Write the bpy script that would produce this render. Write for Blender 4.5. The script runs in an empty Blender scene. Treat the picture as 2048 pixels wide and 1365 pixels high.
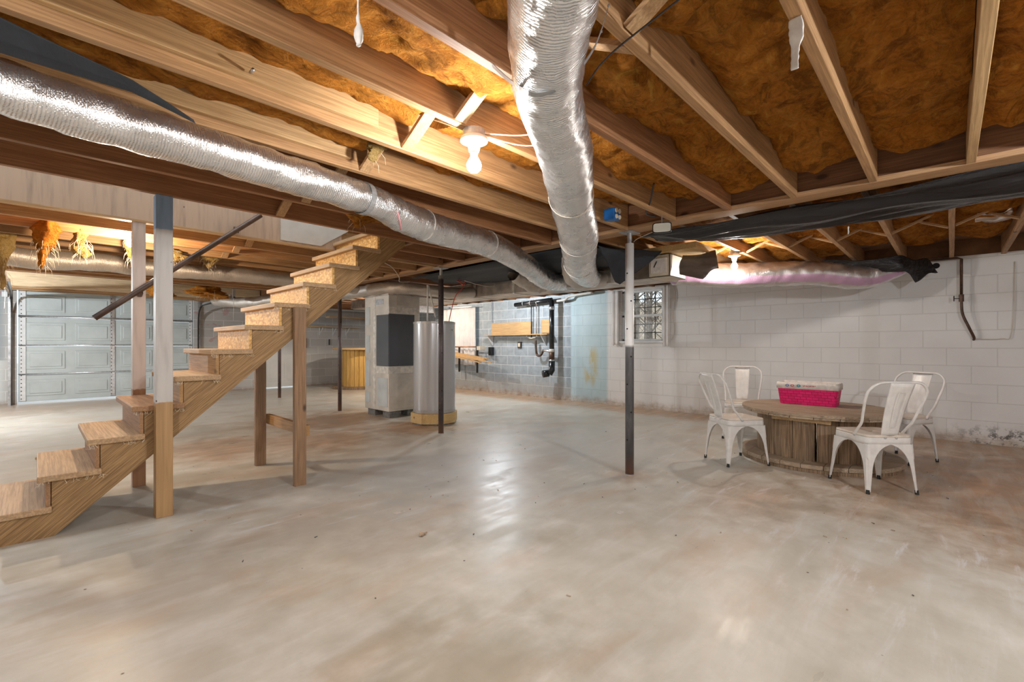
import bpy, math, random
from math import sin, cos, pi, radians as R, sqrt
from mathutils import Vector as V, Matrix, noise as NZ
random.seed(7)
SC = bpy.context.scene
COL = SC.collection

# ------------------------------------------------------------------ camera
cam_d = bpy.data.cameras.new('camera'); cam = bpy.data.objects.new('camera', cam_d)
COL.objects.link(cam); SC.camera = cam
cam.location = (0, 0, 1.105)
cam.rotation_euler = (R(90), 0, R(43.8 - 90))
cam_d.sensor_width = 36; cam_d.lens = 914 / 2048 * 36
cam_d.shift_y = 7.5 / 2048
cam_d.clip_start = 0.02
# ------------------------------------------------------------------ world
W = bpy.data.worlds.new('world'); SC.world = W; W.use_nodes = True
wb = W.node_tree.nodes['Background']
wb.inputs[0].default_value = (.86, .93, 1, 1); wb.inputs[1].default_value = 1.1      # flat overcast daylight
# ------------------------------------------------------------------ view
SC.view_settings.view_transform = 'Standard'; SC.view_settings.look = 'None'
SC.view_settings.gamma = 1; SC.view_settings.use_curve_mapping = False
SC.view_settings.exposure = 0.45
BULB = {  # position, watts, colour
 'near': ((1.36, 1.54, 1.915), 70, (1, .97, .93)),
 'stair': ((.573, 5.18, 2.0), 105, (1, .78, .55)),
 'table': ((5.185, 1.67, 1.955), 60, (1, .92, .83)),
 'shelf': ((6.1, 6.2, 2.065), 190, (.84, .93, 1)),
 'spool': ((5.7, 8.85, 2.05), 210, (1, .90, .77)),
 'rear_fill_a': ((-.95, .45, 1.915), 165, (.97, .98, 1)),  # added fill bulb near the camera, out of view
 'rear_fill_b': ((2.1, -1.3, 1.915), 210, (.96, .98, 1)),  # second added fill bulb, behind the camera
 'garage': ((-1.3, 9.4, 1.93), 560, (.90, .96, 1)),  # added bulb outside the frame, brightens the garage door
}

# ================================================================== helpers
def tag(o, label=None, cat=None, group=None, kind=None):
    if label: o['label'] = label
    if cat: o['category'] = cat
    if group: o['group'] = group
    if kind: o['kind'] = kind
    return o
def empty(name, loc, label=None, cat=None, group=None, rz=0):
    o = bpy.data.objects.new(name, None); COL.objects.link(o)
    o.location = loc; o.rotation_euler = (0, 0, rz); o.empty_display_size = .1
    return tag(o, label, cat, group)
def rootloc(o):
    while o.parent: o = o.parent
    return V(o.location)
class MB:
    def __init__(s): s.v = []; s.f = []; s.uv = {}
    def quadgrid(s, rows, closed=False, uvs=None):
        b = len(s.v); n = len(rows[0])
        for r in rows: s.v += [tuple(p) for p in r]
        for i in range(len(rows) - 1):
            for j in range(n if closed else n - 1):
                k = (j + 1) % n
                s.f.append((b + i*n + j, b + i*n + k, b + (i+1)*n + k, b + (i+1)*n + j))
                if uvs: s.uv[len(s.f) - 1] = ((j/n, uvs[i]), ((j+1)/n, uvs[i]), ((j+1)/n, uvs[i+1]), (j/n, uvs[i+1]))
        return b
    def box(s, x0, y0, z0, x1, y1, z1):
        b = len(s.v)
        s.v += [(x0,y0,z0),(x1,y0,z0),(x1,y1,z0),(x0,y1,z0),(x0,y0,z1),(x1,y0,z1),(x1,y1,z1),(x0,y1,z1)]
        for f in ((0,3,2,1),(4,5,6,7),(0,1,5,4),(1,2,6,5),(2,3,7,6),(3,0,4,7)): s.f.append(tuple(b+i for i in f))
        return s
    def hexa(s, p):     # 8 corners: bottom loop, top loop
        b = len(s.v); s.v += [tuple(q) for q in p]
        for f in ((0,3,2,1),(4,5,6,7),(0,1,5,4),(1,2,6,5),(2,3,7,6),(3,0,4,7)): s.f.append(tuple(b+i for i in f))
        return s
    def bar(s, a, b_, w, h, up=(0,0,1)):   # rectangular bar a->b, w across, h along up
        a = V(a); b_ = V(b_); d = (b_-a).normalized(); sd = d.cross(V(up)).normalized(); u = sd.cross(d).normalized()
        P = []
        for q in (a, b_):
            P.append([q - sd*w/2 - u*h/2, q + sd*w/2 - u*h/2, q + sd*w/2 + u*h/2, q - sd*w/2 + u*h/2])
        k = len(s.v); s.v += [tuple(x) for r in P for x in r]
        for f in ((0,1,2,3),(7,6,5,4),(0,4,5,1),(1,5,6,2),(2,6,7,3),(3,7,4,0)): s.f.append(tuple(k+i for i in f))
        return s
    def tube(s, pts, r, seg=12, caps=True, smooth_path=0, rough=0, rs=8.0, ridge=0, flat=1.0):
        pts = [V(p) for p in pts]; rr = [r]*len(pts) if not isinstance(r, (list, tuple)) else list(r)
        if smooth_path:
            P = []; Q = []
            n = len(pts)
            for i in range(n-1):
                p0 = pts[max(i-1,0)]; p1 = pts[i]; p2 = pts[i+1]; p3 = pts[min(i+2,n-1)]
                for k in range(smooth_path):
                    t = k/smooth_path
                    P.append(.5*((2*p1)+(-p0+p2)*t+(2*p0-5*p1+4*p2-p3)*t*t+(-p0+3*p1-3*p2+p3)*t**3))
                    tt = t*t*(3-2*t); Q.append(rr[i]*(1-tt)+rr[i+1]*tt)
            P.append(pts[-1]); Q.append(rr[-1]); pts = P; rr = Q
        rows = []; L = [0]; n = len(pts)
        up = V((0,0,1)); 
        d0 = (pts[1]-pts[0]).normalized()
        if abs(d0.dot(up)) > .95: up = V((1,0,0))
        sd = d0.cross(up).normalized()
        for i in range(n):
            d = (pts[min(i+1,n-1)]-pts[max(i-1,0)]).normalized()
            sd = (sd - d*sd.dot(d)).normalized(); u = sd.cross(d)
            row = []
            for j in range(seg):
                a = 2*pi*j/seg
                q = rr[i]
                if rough:
                    base = pts[i] + (sd*cos(a)+u*sin(a))*q
                    q += rough*NZ.noise(base*rs) + rough*.5*NZ.noise(base*rs*2.7)
                if ridge: q += ridge*(1 if i % 2 else -1)
                row.append(pts[i] + sd*cos(a)*q + u*sin(a)*q*flat)
            rows.append(row)
            if i: L.append(L[-1] + (pts[i]-pts[i-1]).length)
        b = s.quadgrid(rows, closed=True, uvs=L)
        if caps:
            s.f.append(tuple(b + j for j in range(seg))[::-1])
            k = b + (n-1)*seg; s.f.append(tuple(k + j for j in range(seg)))
        return s
    def lathe(s, prof, c=(0,0,0), seg=24, axis='Z', a0=0, a1=2*pi):
        c = V(c); rows = []
        full = abs(a1-a0-2*pi) < 1e-6
        for (r, z) in prof:
            row = []
            for j in range(seg if full else seg+1):
                a = a0+(a1-a0)*j/seg
                p = (r*cos(a), r*sin(a), z)
                if axis == 'X': p = (z, r*cos(a), r*sin(a))
                if axis == 'Y': p = (r*cos(a), z, r*sin(a))
                row.append(c + V(p))
            rows.append(row)
        s.quadgrid(rows, closed=full); return s
    def prism(s, poly, d, z0, z1):   # poly of 2-D points; d maps (u,v,w)->xyz
        b = len(s.v); n = len(poly)
        s.v += [d(u, v, z0) for u, v in poly] + [d(u, v, z1) for u, v in poly]
        s.f.append(tuple(range(b, b+n))[::-1]); s.f.append(tuple(range(b+n, b+2*n)))
        for i in range(n):
            j = (i+1) % n; s.f.append((b+i, b+j, b+n+j, b+n+i))
        return s
    def build(s, name, mat, parent=None, origin=None, smooth=False, bevel=0, solid=0, label=None, cat=None, group=None, kind=None):
        if parent is not None: L = rootloc(parent) if not parent.get('_local') else V((0,0,0))
        elif origin is not None: L = V(origin)
        else:
            xs = [p[0] for p in s.v]; ys = [p[1] for p in s.v]; zs = [p[2] for p in s.v]
            L = V(((min(xs)+max(xs))/2, (min(ys)+max(ys))/2, min(zs)))
        me = bpy.data.meshes.new(name)
        me.from_pydata([tuple(V(p)-L) for p in s.v], [], s.f)
        if s.uv:
            ul = me.uv_layers.new(name='UVMap')
            for fi, co in s.uv.items():
                for k, li in enumerate(me.polygons[fi].loop_indices): ul.data[li].uv = co[k]
        me.materials.append(mat)
        if smooth:
            for p in me.polygons: p.use_smooth = True
        me.update()
        o = bpy.data.objects.new(name, me); COL.objects.link(o)
        if parent is not None: o.parent = parent
        else: o.location = L
        if bevel:
            m = o.modifiers.new('bevel', 'BEVEL'); m.width = bevel; m.segments = 2; m.limit_method = 'ANGLE'
        if solid:
            m = o.modifiers.new('solid', 'SOLIDIFY'); m.thickness = solid; m.offset = 0
        return tag(o, label, cat, group, kind)

# ------------------------------------------------------------------ node helper
class M_:
    def __init__(s, name):
        s.m = bpy.data.materials.new(name); s.m.use_nodes = True
        s.nt = s.m.node_tree; s.b = s.nt.nodes['Principled BSDF']; s.out = s.nt.nodes['Material Output']
        s._co = None
    def n(s, t, **kw):
        nd = s.nt.nodes.new('ShaderNode' + t)
        for k, v in kw.items(): setattr(nd, k, v)
        return nd
    def l(s, a, b): s.nt.links.new(a, b)
    def setin(s, nd, i, v):
        if hasattr(v, 'is_output') or isinstance(v, bpy.types.NodeSocket): s.l(v, nd.inputs[i])
        else: nd.inputs[i].default_value = v
    def co(s, kind='Object'):
        t = s.n('TexCoord'); return t.outputs[kind]
    def map(s, vec, scale=(1,1,1), rot=(0,0,0), loc=(0,0,0)):
        m = s.n('Mapping'); s.l(vec, m.inputs[0])
        m.inputs['Scale'].default_value = scale; m.inputs['Rotation'].default_value = rot; m.inputs['Location'].default_value = loc
        return m.outputs[0]
    def rnd(s, vec, k=17.0):      # shift by a per-object random
        oi = s.n('ObjectInfo'); mu = s.math('MULTIPLY', oi.outputs['Random'], k)
        a = s.n('VectorMath', operation='ADD'); s.l(vec, a.inputs[0]); s.l(mu, a.inputs[1]); return a.outputs[0]
    def noise(s, vec, scale=5, detail=4, rough=.55, dist=0):
        t = s.n('TexNoise'); s.l(vec, t.inputs['Vector']); t.inputs['Scale'].default_value = scale
        t.inputs['Detail'].default_value = detail; t.inputs['Roughness'].default_value = rough; t.inputs['Distortion'].default_value = dist
        return t.outputs['Fac']
    def ramp(s, fac, stops):
        r = s.n('ValToRGB'); s.l(fac, r.inputs[0]); e = r.color_ramp.elements
        while len(e) < len(stops): e.new(.5)
        for i, (p, c) in enumerate(stops):
            e[i].position = p; e[i].color = (*c, 1) if not isinstance(c, (int, float)) else (c, c, c, 1)
        return r.outputs[0]
    def math(s, op, a, b=0.0, clamp=False):
        m = s.n('Math', operation=op); m.use_clamp = clamp; s.setin(m, 0, a); s.setin(m, 1, b); return m.outputs[0]
    def mix(s, fac, a, b, mode='MIX'):
        m = s.n('MixRGB', blend_type=mode); s.setin(m, 0, fac)
        for i, v in ((1, a), (2, b)):
            if isinstance(v, tuple): m.inputs[i].default_value = (*v, 1) if len(v) == 3 else v
            else: s.setin(m, i, v)
        return m.outputs[0]
    def step(s, v, a, b):      # smooth 0..1 between a and b
        m = s.n('MapRange', interpolation_type='SMOOTHSTEP'); s.setin(m, 0, v); m.inputs[1].default_value = a; m.inputs[2].default_value = b
        return m.outputs[0]
    def sep(s, vec):
        m = s.n('SeparateXYZ'); s.l(vec, m.inputs[0]); return m.outputs
    def comb(s, x, y, z=0.0):
        m = s.n('CombineXYZ'); s.setin(m, 0, x); s.setin(m, 1, y); s.setin(m, 2, z); return m.outputs[0]
    def bump(s, h, strength=.3, dist=.01, normal=None):
        b = s.n('Bump'); s.l(h, b.inputs['Height']); b.inputs['Strength'].default_value = strength; b.inputs['Distance'].default_value = dist
        if normal: s.l(normal, b.inputs['Normal'])
        s.l(b.outputs[0], s.b.inputs['Normal']); return b.outputs[0]
    def set(s, color=None, rough=None, metal=None, **kw):
        if color is not None:
            if isinstance(color, tuple): s.b.inputs['Base Color'].default_value = (*color, 1)
            else: s.l(color, s.b.inputs['Base Color'])
        if rough is not None: s.setin(s.b, 'Roughness', rough)
        if metal is not None: s.setin(s.b, 'Metallic', metal)
        for k, v in kw.items(): s.setin(s.b, k.replace('_', ' '), v)
        return s.m

def plain(name, c, rough=.5, metal=0.0, var=.12, sc=9, **kw):
    m = M_(name); f = m.noise(m.rnd(m.co()), sc, 4)
    d = tuple(x*(1-var*1.6) for x in c); e = tuple(min(1, x*(1+var)) for x in c)
    return m.set(m.ramp(f, [(.3, d), (.7, e)]), rough, metal, **kw)

def wood(name, dark, lite, axis='X', rot=None, knots=.5, rough=.62, grime=.35, sc=1.0, fine=1.0):
    m = M_(name); v = m.rnd(m.co())
    if rot: v = m.map(v, rot=rot)
    k = {'X': (.55, 6, 6), 'Y': (6, .55, 6), 'Z': (6, 6, .55)}[axis]
    k2 = {'X': (1.6, 60, 60), 'Y': (60, 1.6, 60), 'Z': (60, 60, 1.6)}[axis]
    g = m.noise(m.map(v, tuple(q*sc for q in k)), 3.2, 6, .62, .9)
    f = m.noise(m.map(v, tuple(q*sc for q in k2)), 2.2, 3, .6, .3)
    c = m.ramp(g, [(.18, dark), (.46, tuple(a*.4+b*.6 for a, b in zip(dark, lite))), (.78, lite)])
    c = m.mix(m.math('MULTIPLY', m.ramp(f, [(.42, 1.0), (.6, 0.0)]), .45*fine), c, tuple(x*.52 for x in dark))
    b = m.noise(m.map(v, {'X': (.5, 2, 2), 'Y': (2, .5, 2), 'Z': (2, 2, .5)}[axis]), 1.6, 4)
    c = m.mix(m.math('MULTIPLY', m.ramp(b, [(.5, 0.0), (.72, 1.0)]), grime), c, tuple(x*.45 for x in dark))
    if knots:
        vo = m.n('TexVoronoi', feature='F1'); m.l(m.map(v, {'X': (2.3, 4.6, 4.6), 'Y': (4.6, 2.3, 4.6), 'Z': (4.6, 4.6, 2.3)}[axis]), vo.inputs['Vector']); vo.inputs['Scale'].default_value = 1.0
        kn = m.ramp(vo.outputs['Distance'], [(.05, 1.0), (.10, .0)])
        c = m.mix(m.math('MULTIPLY', kn, knots), c, (.05, .022, .012))
    m.bump(f, .12, .004)
    return m.set(c, rough)

def painted_wood(name, bands, bare, wiggle=.02):
    """paint bands: list of (z_from, colour) upward, bare wood below the first"""
    m = M_(name); v = m.co(); z = m.sep(v)[2]
    nz = m.noise(v, 40, 3); zz = m.math('ADD', z, m.math('MULTIPLY', m.math('SUBTRACT', nz, .5), wiggle))
    g = m.noise(m.map(v, (7, 7, .35)), 3.2, 6, .6, .9)
    c = m.ramp(g, [(.3, bare[0]), (.7, bare[1])])
    st = m.noise(m.map(v, (14, 14, 1.2)), 2, 5)
    for z0, col in bands:
        pc = m.ramp(st, [(.25, tuple(x*.72 for x in col)), (.5, col), (.8, tuple(min(1, x*1.08) for x in col))])
        c = m.mix(m.step(zz, z0-.006, z0+.006), c, pc)
    vo = m.n('TexVoronoi', feature='F1'); m.l(m.map(m.rnd(v), (9, 9, 6)), vo.inputs['Vector']); vo.inputs['Scale'].default_value = 1
    c = m.mix(m.ramp(vo.outputs['Distance'], [(.03, 1.0), (.055, 0.0)]), c, (.06, .035, .03))
    m.bump(st, .1, .004)
    return m.set(c, .55)

def foil(name, base=(.80, .80, .81), pink=False, rough=.27, bumpk=.5, dull=0.0):
    m = M_(name); v = m.co(); uv = m.co('UV'); s_ = m.sep(uv)
    w = m.n('TexWave', wave_type='BANDS', bands_direction='Y'); m.l(m.map(uv, (1.2, 1, 1)), w.inputs['Vector'])
    w.inputs['Scale'].default_value = 30; w.inputs['Distortion'].default_value = 2.6; w.inputs['Detail'].default_value = 3; w.inputs['Detail Scale'].default_value = 1.6
    wr = m.noise(v, 14, 6, .65, .6); fine = m.noise(v, 90, 3, .6)
    wk = m.noise(m.map(uv, (3.5, 26, 1)), 1.0, 6, .7, 1.2)
    h = m.math('ADD', m.math('MULTIPLY', w.outputs['Fac'], .16), m.math('ADD', m.math('MULTIPLY', wr, .55), m.math('ADD', m.math('MULTIPLY', wk, .55), m.math('MULTIPLY', fine, .10))))
    m.bump(h, bumpk, .010)
    c = m.ramp(m.noise(v, 5, 4), [(.3, tuple(x*.8 for x in base)), (.65, base)])
    metal = 1.0
    if pink:
        band = m.math('MULTIPLY', m.step(s_[0], .84, .87), m.math('SUBTRACT', 1.0, m.step(s_[0], .95, .98)))
        c = m.mix(m.math('MULTIPLY', band, .8), c, (.60, .33, .56))
        dull = m.math('ADD', .1, m.math('MULTIPLY', band, .5))
    if not isinstance(dull, (int, float)): metal = m.math('SUBTRACT', 1.0, dull)
    elif dull: metal = 1-dull
    return m.set(c, m.math('ADD', m.math('MULTIPLY', wr, .22), rough-.1), metal)

def blockwall(name, uaxis, cfn, zoff=.05, mortar_lite=1.0, bumpk=.35):
    m = M_(name); v = m.co(); x, y, z = m.sep(v)
    u = {'X': x, 'Y': y}[uaxis]
    br = m.n('TexBrick'); m.l(m.comb(m.math('ADD', u, 40.0), m.math('ADD', z, 8*.2032*2-zoff), 0.0), br.inputs['Vector'])
    br.inputs['Scale'].default_value = 1; br.inputs['Brick Width'].default_value = .4064; br.inputs['Row Height'].default_value = .2032
    br.inputs['Mortar Size'].default_value = .0065; br.inputs['Mortar Smooth'].default_value = .5; br.offset = .5
    br.inputs['Color1'].default_value = (1, 1, 1, 1); br.inputs['Color2'].default_value = (.8, .8, .8, 1)
    c, r = cfn(m, u, z, v, br)
    nf = m.noise(v, 120, 3); inv = m.math('SUBTRACT', 1.0, br.outputs['Fac'])
    m.bump(m.math('ADD', m.math('MULTIPLY', inv, 1.0), m.math('MULTIPLY', nf, .25)), bumpk, .008)
    return m.set(c, r)

def right_wall_c(m, u, z, v, br):
    cl = m.noise(m.map(v, (1, 1, 1)), 1.3, 5); nf = m.noise(v, 7, 6, .7)
    uu = m.math('ADD', u, m.math('MULTIPLY', m.math('SUBTRACT', nf, .5), .05))
    white = m.ramp(cl, [(.3, (.68, .67, .66)), (.7, (.77, .765, .755))])
    white = m.mix(m.math('MULTIPLY', br.outputs['Fac'], .30), white, (.42, .40, .38))
    blue = m.ramp(cl, [(.3, (.38, .50, .54)), (.7, (.50, .62, .66))])
    blue = m.mix(m.math('MULTIPLY', br.outputs['Fac'], .35), blue, (.28, .36, .38))
    grey = m.mix(.55, m.ramp(nf, [(.3, (.25, .29, .32)), (.7, (.38, .43, .47))]), br.outputs['Color'], 'MULTIPLY')
    grey = m.mix(m.math('MULTIPLY', br.outputs['Fac'], .9), grey, (.64, .66, .67))
    lower = m.step(m.math('ADD', z, m.math('MULTIPLY', cl, .5)), .75, .45)
    grey = m.mix(m.math('MULTIPLY', lower, .6), grey, (.36, .34, .31))
    c = m.mix(m.step(uu, 4.52, 4.60), white, blue)
    c = m.mix(m.step(uu, 5.37, 5.41), c, grey)
    # rust/yellow leaks on the blue paint
    a = m.math('SUBTRACT', 1.0, m.step(m.math('ABSOLUTE', m.math('SUBTRACT', uu, 4.93)), .05, .22))
    b = m.math('MULTIPLY', m.step(m.noise(m.map(v, (3, 3, 1.6)), 1.7, 3), .42, .62), m.math('MULTIPLY', m.step(z, .2, .5), m.math('SUBTRACT', 1.0, m.step(z, .9, 1.15))))
    c = m.mix(m.math('MULTIPLY', m.math('MULTIPLY', a, b), .8), c, (.48, .38, .14))
    dirt = m.math('MULTIPLY', m.step(m.math('ADD', z, m.math('MULTIPLY', nf, .16)), .24, .07), .75)
    c = m.mix(dirt, c, m.ramp(nf, [(.35, (.26, .15, .08)), (.6, (.5, .42, .34))]))
    mold = m.math('MULTIPLY', m.math('SUBTRACT', 1.0, m.step(uu, -.45, .15)), m.math('MULTIPLY', m.step(m.noise(v, 16, 6, .75), .50, .60), m.step(z, .26, .10)))
    c = m.mix(m.math('MULTIPLY', mold, .85), c, (.05, .04, .035))
    return c, .6
def far_wall_c(m, u, z, v, br):
    nf = m.noise(v, 7, 6, .7); cl = m.noise(v, 1.1, 4)
    grey = m.mix(.6, m.ramp(cl, [(.3, (.42, .41, .40)), (.7, (.54, .52, .49))]), br.outputs['Color'], 'MULTIPLY')
    grey = m.mix(m.math('MULTIPLY', br.outputs['Fac'], .85), grey, (.74, .72, .68))
    left = m.math('SUBTRACT', 1.0, m.step(u, -.5, -.3))
    c = m.mix(left, grey, m.mix(m.step(z, .80, .84), (.55, .6, .6), (.26, .31, .34)))
    vo = m.noise(m.map(v, (2.2, 1, 3.5)), 1.9, 3)
    c = m.mix(m.math('MULTIPLY', m.math('MULTIPLY', m.step(vo, .6, .68), m.math('SUBTRACT', 1.0, m.step(u, 3.6, 3.9))), .45), c, (.42, .16, .14))
    dirt = m.math('MULTIPLY', m.step(m.math('ADD', z, m.math('MULTIPLY', nf, .16)), .2, .06), .7)
    return m.mix(dirt, c, (.24, .15, .09)), .75
def plain_wall_c(m, u, z, v, br):
    cl = m.noise(v, 1.3, 5)
    c = m.ramp(cl, [(.3, (.68, .67, .66)), (.7, (.77, .765, .755))])
    return m.mix(m.math('MULTIPLY', br.outputs['Fac'], .3), c, (.42, .40, .38)), .6

def floor_mat():
    m = M_('concrete'); v = m.co(); x, y, z = m.sep(v)
    n1 = m.noise(v, 1.1, 9, .70, .6); n2 = m.noise(v, 4.2, 8, .60, .3); n3 = m.noise(v, 30, 6, .75)
    sv = m.map(v, (1.0, 6.0, 1), rot=(0, 0, R(12))); n4 = m.noise(sv, 1.6, 8, .66, .4)
    c = m.ramp(n1, [(.32, (.40, .385, .32)), (.46, (.53, .515, .445)), (.56, (.61, .60, .53)), (.70, (.62, .62, .59))])
    c = m.mix(.5, c, m.ramp(n2, [(.28, (.46, .43, .35)), (.46, (.54, .52, .445)), (.60, (.67, .655, .59)), (.72, (.80, .79, .76))]))
    c = m.mix(.26, c, m.ramp(n4, [(.30, (.50, .46, .38)), (.50, (.60, .58, .52)), (.64, (.76, .76, .75))]))
    def blob(cx, cy, r, soft=.6, sx=1.0, sy=1.0):
        dx = m.math('MULTIPLY', m.math('SUBTRACT', x, cx), sx); dy = m.math('MULTIPLY', m.math('SUBTRACT', y, cy), sy)
        d = m.math('SQRT', m.math('ADD', m.math('MULTIPLY', dx, dx), m.math('MULTIPLY', dy, dy)))
        d = m.math('ADD', d, m.math('MULTIPLY', m.math('SUBTRACT', n2, .5), 1.6*r*soft))
        return m.math('SUBTRACT', 1.0, m.step(d, r*(1-soft), r))
    rust = (.36, .185, .075)
    tot = None
    for b, k in ((blob(5.3, -.9, 2.7, .6), .80), (blob(3.6, 1.0, .8, .8, 1, 1.6), .5), (blob(2.3, 5.3, 1.1, .8), .62), (blob(3.0, 6.6, 1.5, .8), .6),
                 (blob(3.45, 5.3, .85, .7), .75), (blob(1.4, 5.6, .9, .8), .55), (blob(.6, .9, .9, .9), .16), (blob(3.48, 1.97, .35, .9), .5), (blob(0.2, 11.6, 2.2, .6, .6, 1.4), .4), (blob(5.9,10.5,1.9,.7),.4), (blob(1.5,3.0,1.3,.9),.15)):
        bb = m.math('MULTIPLY', b, k); tot = bb if tot is None else m.math('MAXIMUM', tot, bb)
    edge = m.math('MULTIPLY', m.step(m.math('ADD', x, m.math('MULTIPLY', m.math('SUBTRACT', n2, .5), .9)), 6.45, 6.85), .75)
    tot = m.math('MAXIMUM', tot, edge)
    tot = m.math('MULTIPLY', tot, m.ramp(n4, [(.28, .35), (.55, 1.0)]))
    c = m.mix(tot, c, m.ramp(n2, [(.35, tuple(q*.8 for q in rust)), (.65, tuple(q*1.5 for q in rust))]))
    faint = m.math('MULTIPLY', m.step(m.noise(m.map(v, (1.2, 3.4, 1), rot=(0, 0, R(20))), .8, 6, .6, .4), .50, .66), .34)
    c = m.mix(faint, c, (.50, .33, .20))
    # pale scuffed film, blue-grey
    sc = m.math('MULTIPLY', m.step(n4, .56, .70), m.math('MAXIMUM', blob(4.6, 1.9, 2.3, .7), m.math('MAXIMUM', blob(3.0, .1, 1.2, .8), blob(1.2, 3.3, 1.3, .8))))
    c = m.mix(m.math('MULTIPLY', sc, .75), c, (.74, .77, .79))
    g = m.math('MULTIPLY', m.math('MAXIMUM', blob(4.3, 3.1, 1.7, .8), blob(2.6, 3.4, 1.5, .8)), .4); c = m.mix(g, c, (.56, .60, .62))
    # olive damp patches
    c = m.mix(m.math('MULTIPLY', m.math('MAXIMUM', blob(1.0, 1.25, .55, .8, .8, 1.3), blob(1.9, 1.9, .4, .9)), .42), c, (.30, .27, .18))
    # fine speckle and dropped bits
    c = m.mix(m.math('MULTIPLY', m.step(n3, .60, .72), .18), c, (.25, .19, .13))
    vo = m.n('TexVoronoi', feature='F1'); m.l(m.map(v, (5.5, 5.5, 1)), vo.inputs['Vector']); vo.inputs['Scale'].default_value = 1
    c = m.mix(m.ramp(vo.outputs['Distance'], [(.022, 1.0), (.04, 0.0)]), c, (.07, .045, .03))
    cr = m.n('TexVoronoi', feature='DISTANCE_TO_EDGE'); m.l(m.map(m.rnd(v, 0), (.33, .33, 1)), cr.inputs['Vector']); cr.inputs['Scale'].default_value = 1
    r = m.ramp(m.mix(.5, n2, n4), [(.34, .26), (.50, .38), (.66, .52)])
    m.bump(m.math('ADD', n3, m.math('MULTIPLY', n4, .6)), .08, .004)
    return m.set(c, r, **{'Specular_IOR_Level': .5})

def insul_mat(name, a, b, c3, pale=.25):
    m = M_(name); v = m.rnd(m.co())
    n1 = m.noise(v, 3.5, 7, .66, 1.6); n2 = m.noise(v, 17, 6, .7, 1.8); n3 = m.noise(m.map(v, (1, 3, 2)), 22, 6, .75, 2.5)
    c = m.ramp(n1, [(.30, a), (.48, b), (.66, c3)])
    c = m.mix(.42, c, m.ramp(n2, [(.3, tuple(q*.45 for q in a)), (.52, b), (.72, tuple(min(1, q*1.25) for q in c3))]))
    c = m.mix(m.math('MULTIPLY', m.step(n3, .56, .72), pale), c, (.78, .58, .34))
    n4 = m.noise(m.map(v, (1.3, 2.4, 2), loc=(3, 1, 7)), 2.2, 8, .7, 2.2)
    c = m.mix(m.math('MULTIPLY', m.step(n4, .50, .62), .5), c, tuple(q*.55 for q in a))
    c = m.mix(m.math('MULTIPLY', m.math('SUBTRACT', 1.0, m.step(n4, .33, .43)), .45), c, tuple(min(1, q*1.45) for q in c3))
    m.bump(m.math('ADD', m.math('MULTIPLY', n2, 1.0), m.math('MULTIPLY', n3, .6)), 1.0, .05)
    return m.set(c, .95, **{'Specular_IOR_Level': .1})

def osb_mat():
    m = M_('osb'); v = m.co()
    vo = m.n('TexVoronoi', feature='F1'); m.l(m.map(v, (60, 34, 60)), vo.inputs['Vector']); vo.inputs['Scale'].default_value = 1
    s_ = m.sep(vo.outputs['Color'])
    c = m.ramp(s_[0], [(0, (.60, .31, .075)), (.5, (.78, .46, .14)), (1, (.88, .60, .23))])
    c = m.mix(m.math('MULTIPLY', m.step(vo.outputs['Distance'], .45, .8), .5), c, (.30, .14, .04))
    m.bump(vo.outputs['Distance'], .2, .003)
    return m.set(c, .6)
def basket_mat():
    m = M_('basket_weave'); v = m.co()
    br = m.n('TexBrick'); x, y, z = m.sep(v)
    m.l(m.comb(m.math('ADD', m.math('ADD', x, y), 5.0), m.math('ADD', z, 1.0), 0.0), br.inputs['Vector'])
    br.inputs['Scale'].default_value = 1; br.inputs['Brick Width'].default_value = .052; br.inputs['Row Height'].default_value = .027
    br.inputs['Mortar Size'].default_value = .0018; br.inputs['Mortar Smooth'].default_value = .7
    br.inputs['Color1'].default_value = (.80, .008, .16, 1); br.inputs['Color2'].default_value = (.62, .004, .11, 1); br.inputs['Mortar'].default_value = (.34, .0, .05, 1)
    m.bump(m.math('SUBTRACT', 1.0, br.outputs['Fac']), .6, .01)
    return m.set(br.outputs['Color'], .55)
def steel_post(name, lo, hi=None, zs=9, rust=.3):
    m = M_(name); v = m.co(); z = m.sep(v)[2]; n1 = m.noise(m.map(v, (9, 9, 2.2)), 2, 6, .7)
    c = m.ramp(n1, [(.3, tuple(q*.6 for q in lo)), (.55, lo), (.75, tuple(q*1.9 for q in lo))])
    if hi:
        c = m.mix(m.step(m.math('ADD', z, m.math('MULTIPLY', n1, .03)), zs-.01, zs+.02), c, hi)
    base = m.math('SUBTRACT', 1.0, m.step(m.math('ADD', z, m.math('MULTIPLY', n1, .2)), .1, .3))
    c = m.mix(m.math('MULTIPLY', base, .7), c, (.22, .10, .05))
    vo = m.n('TexVoronoi', feature='F1'); m.l(m.map(m.rnd(v), (14, 14, 10)), vo.inputs['Vector']); vo.inputs['Scale'].default_value = 1
    c = m.mix(m.ramp(vo.outputs['Distance'], [(.10, rust), (.2, 0.0)]), c, (.2, .16, .14))
    return m.set(c, .42, .0)
def cloth_plastic(name, c, rough=.33, bumpk=.6, sheen=0):
    m = M_(name); v = m.rnd(m.co()); n1 = m.noise(m.map(v, (3.2, .6, 3.2)), 3, 5, .6, .8); n2 = m.noise(v, 30, 4)
    m.bump(m.math('ADD', n1, m.math('MULTIPLY', n2, .12)), bumpk, .02)
    return m.set(m.ramp(n1, [(.3, tuple(q*.7 for q in c)), (.7, tuple(q*1.25 for q in c))]), rough)
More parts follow.
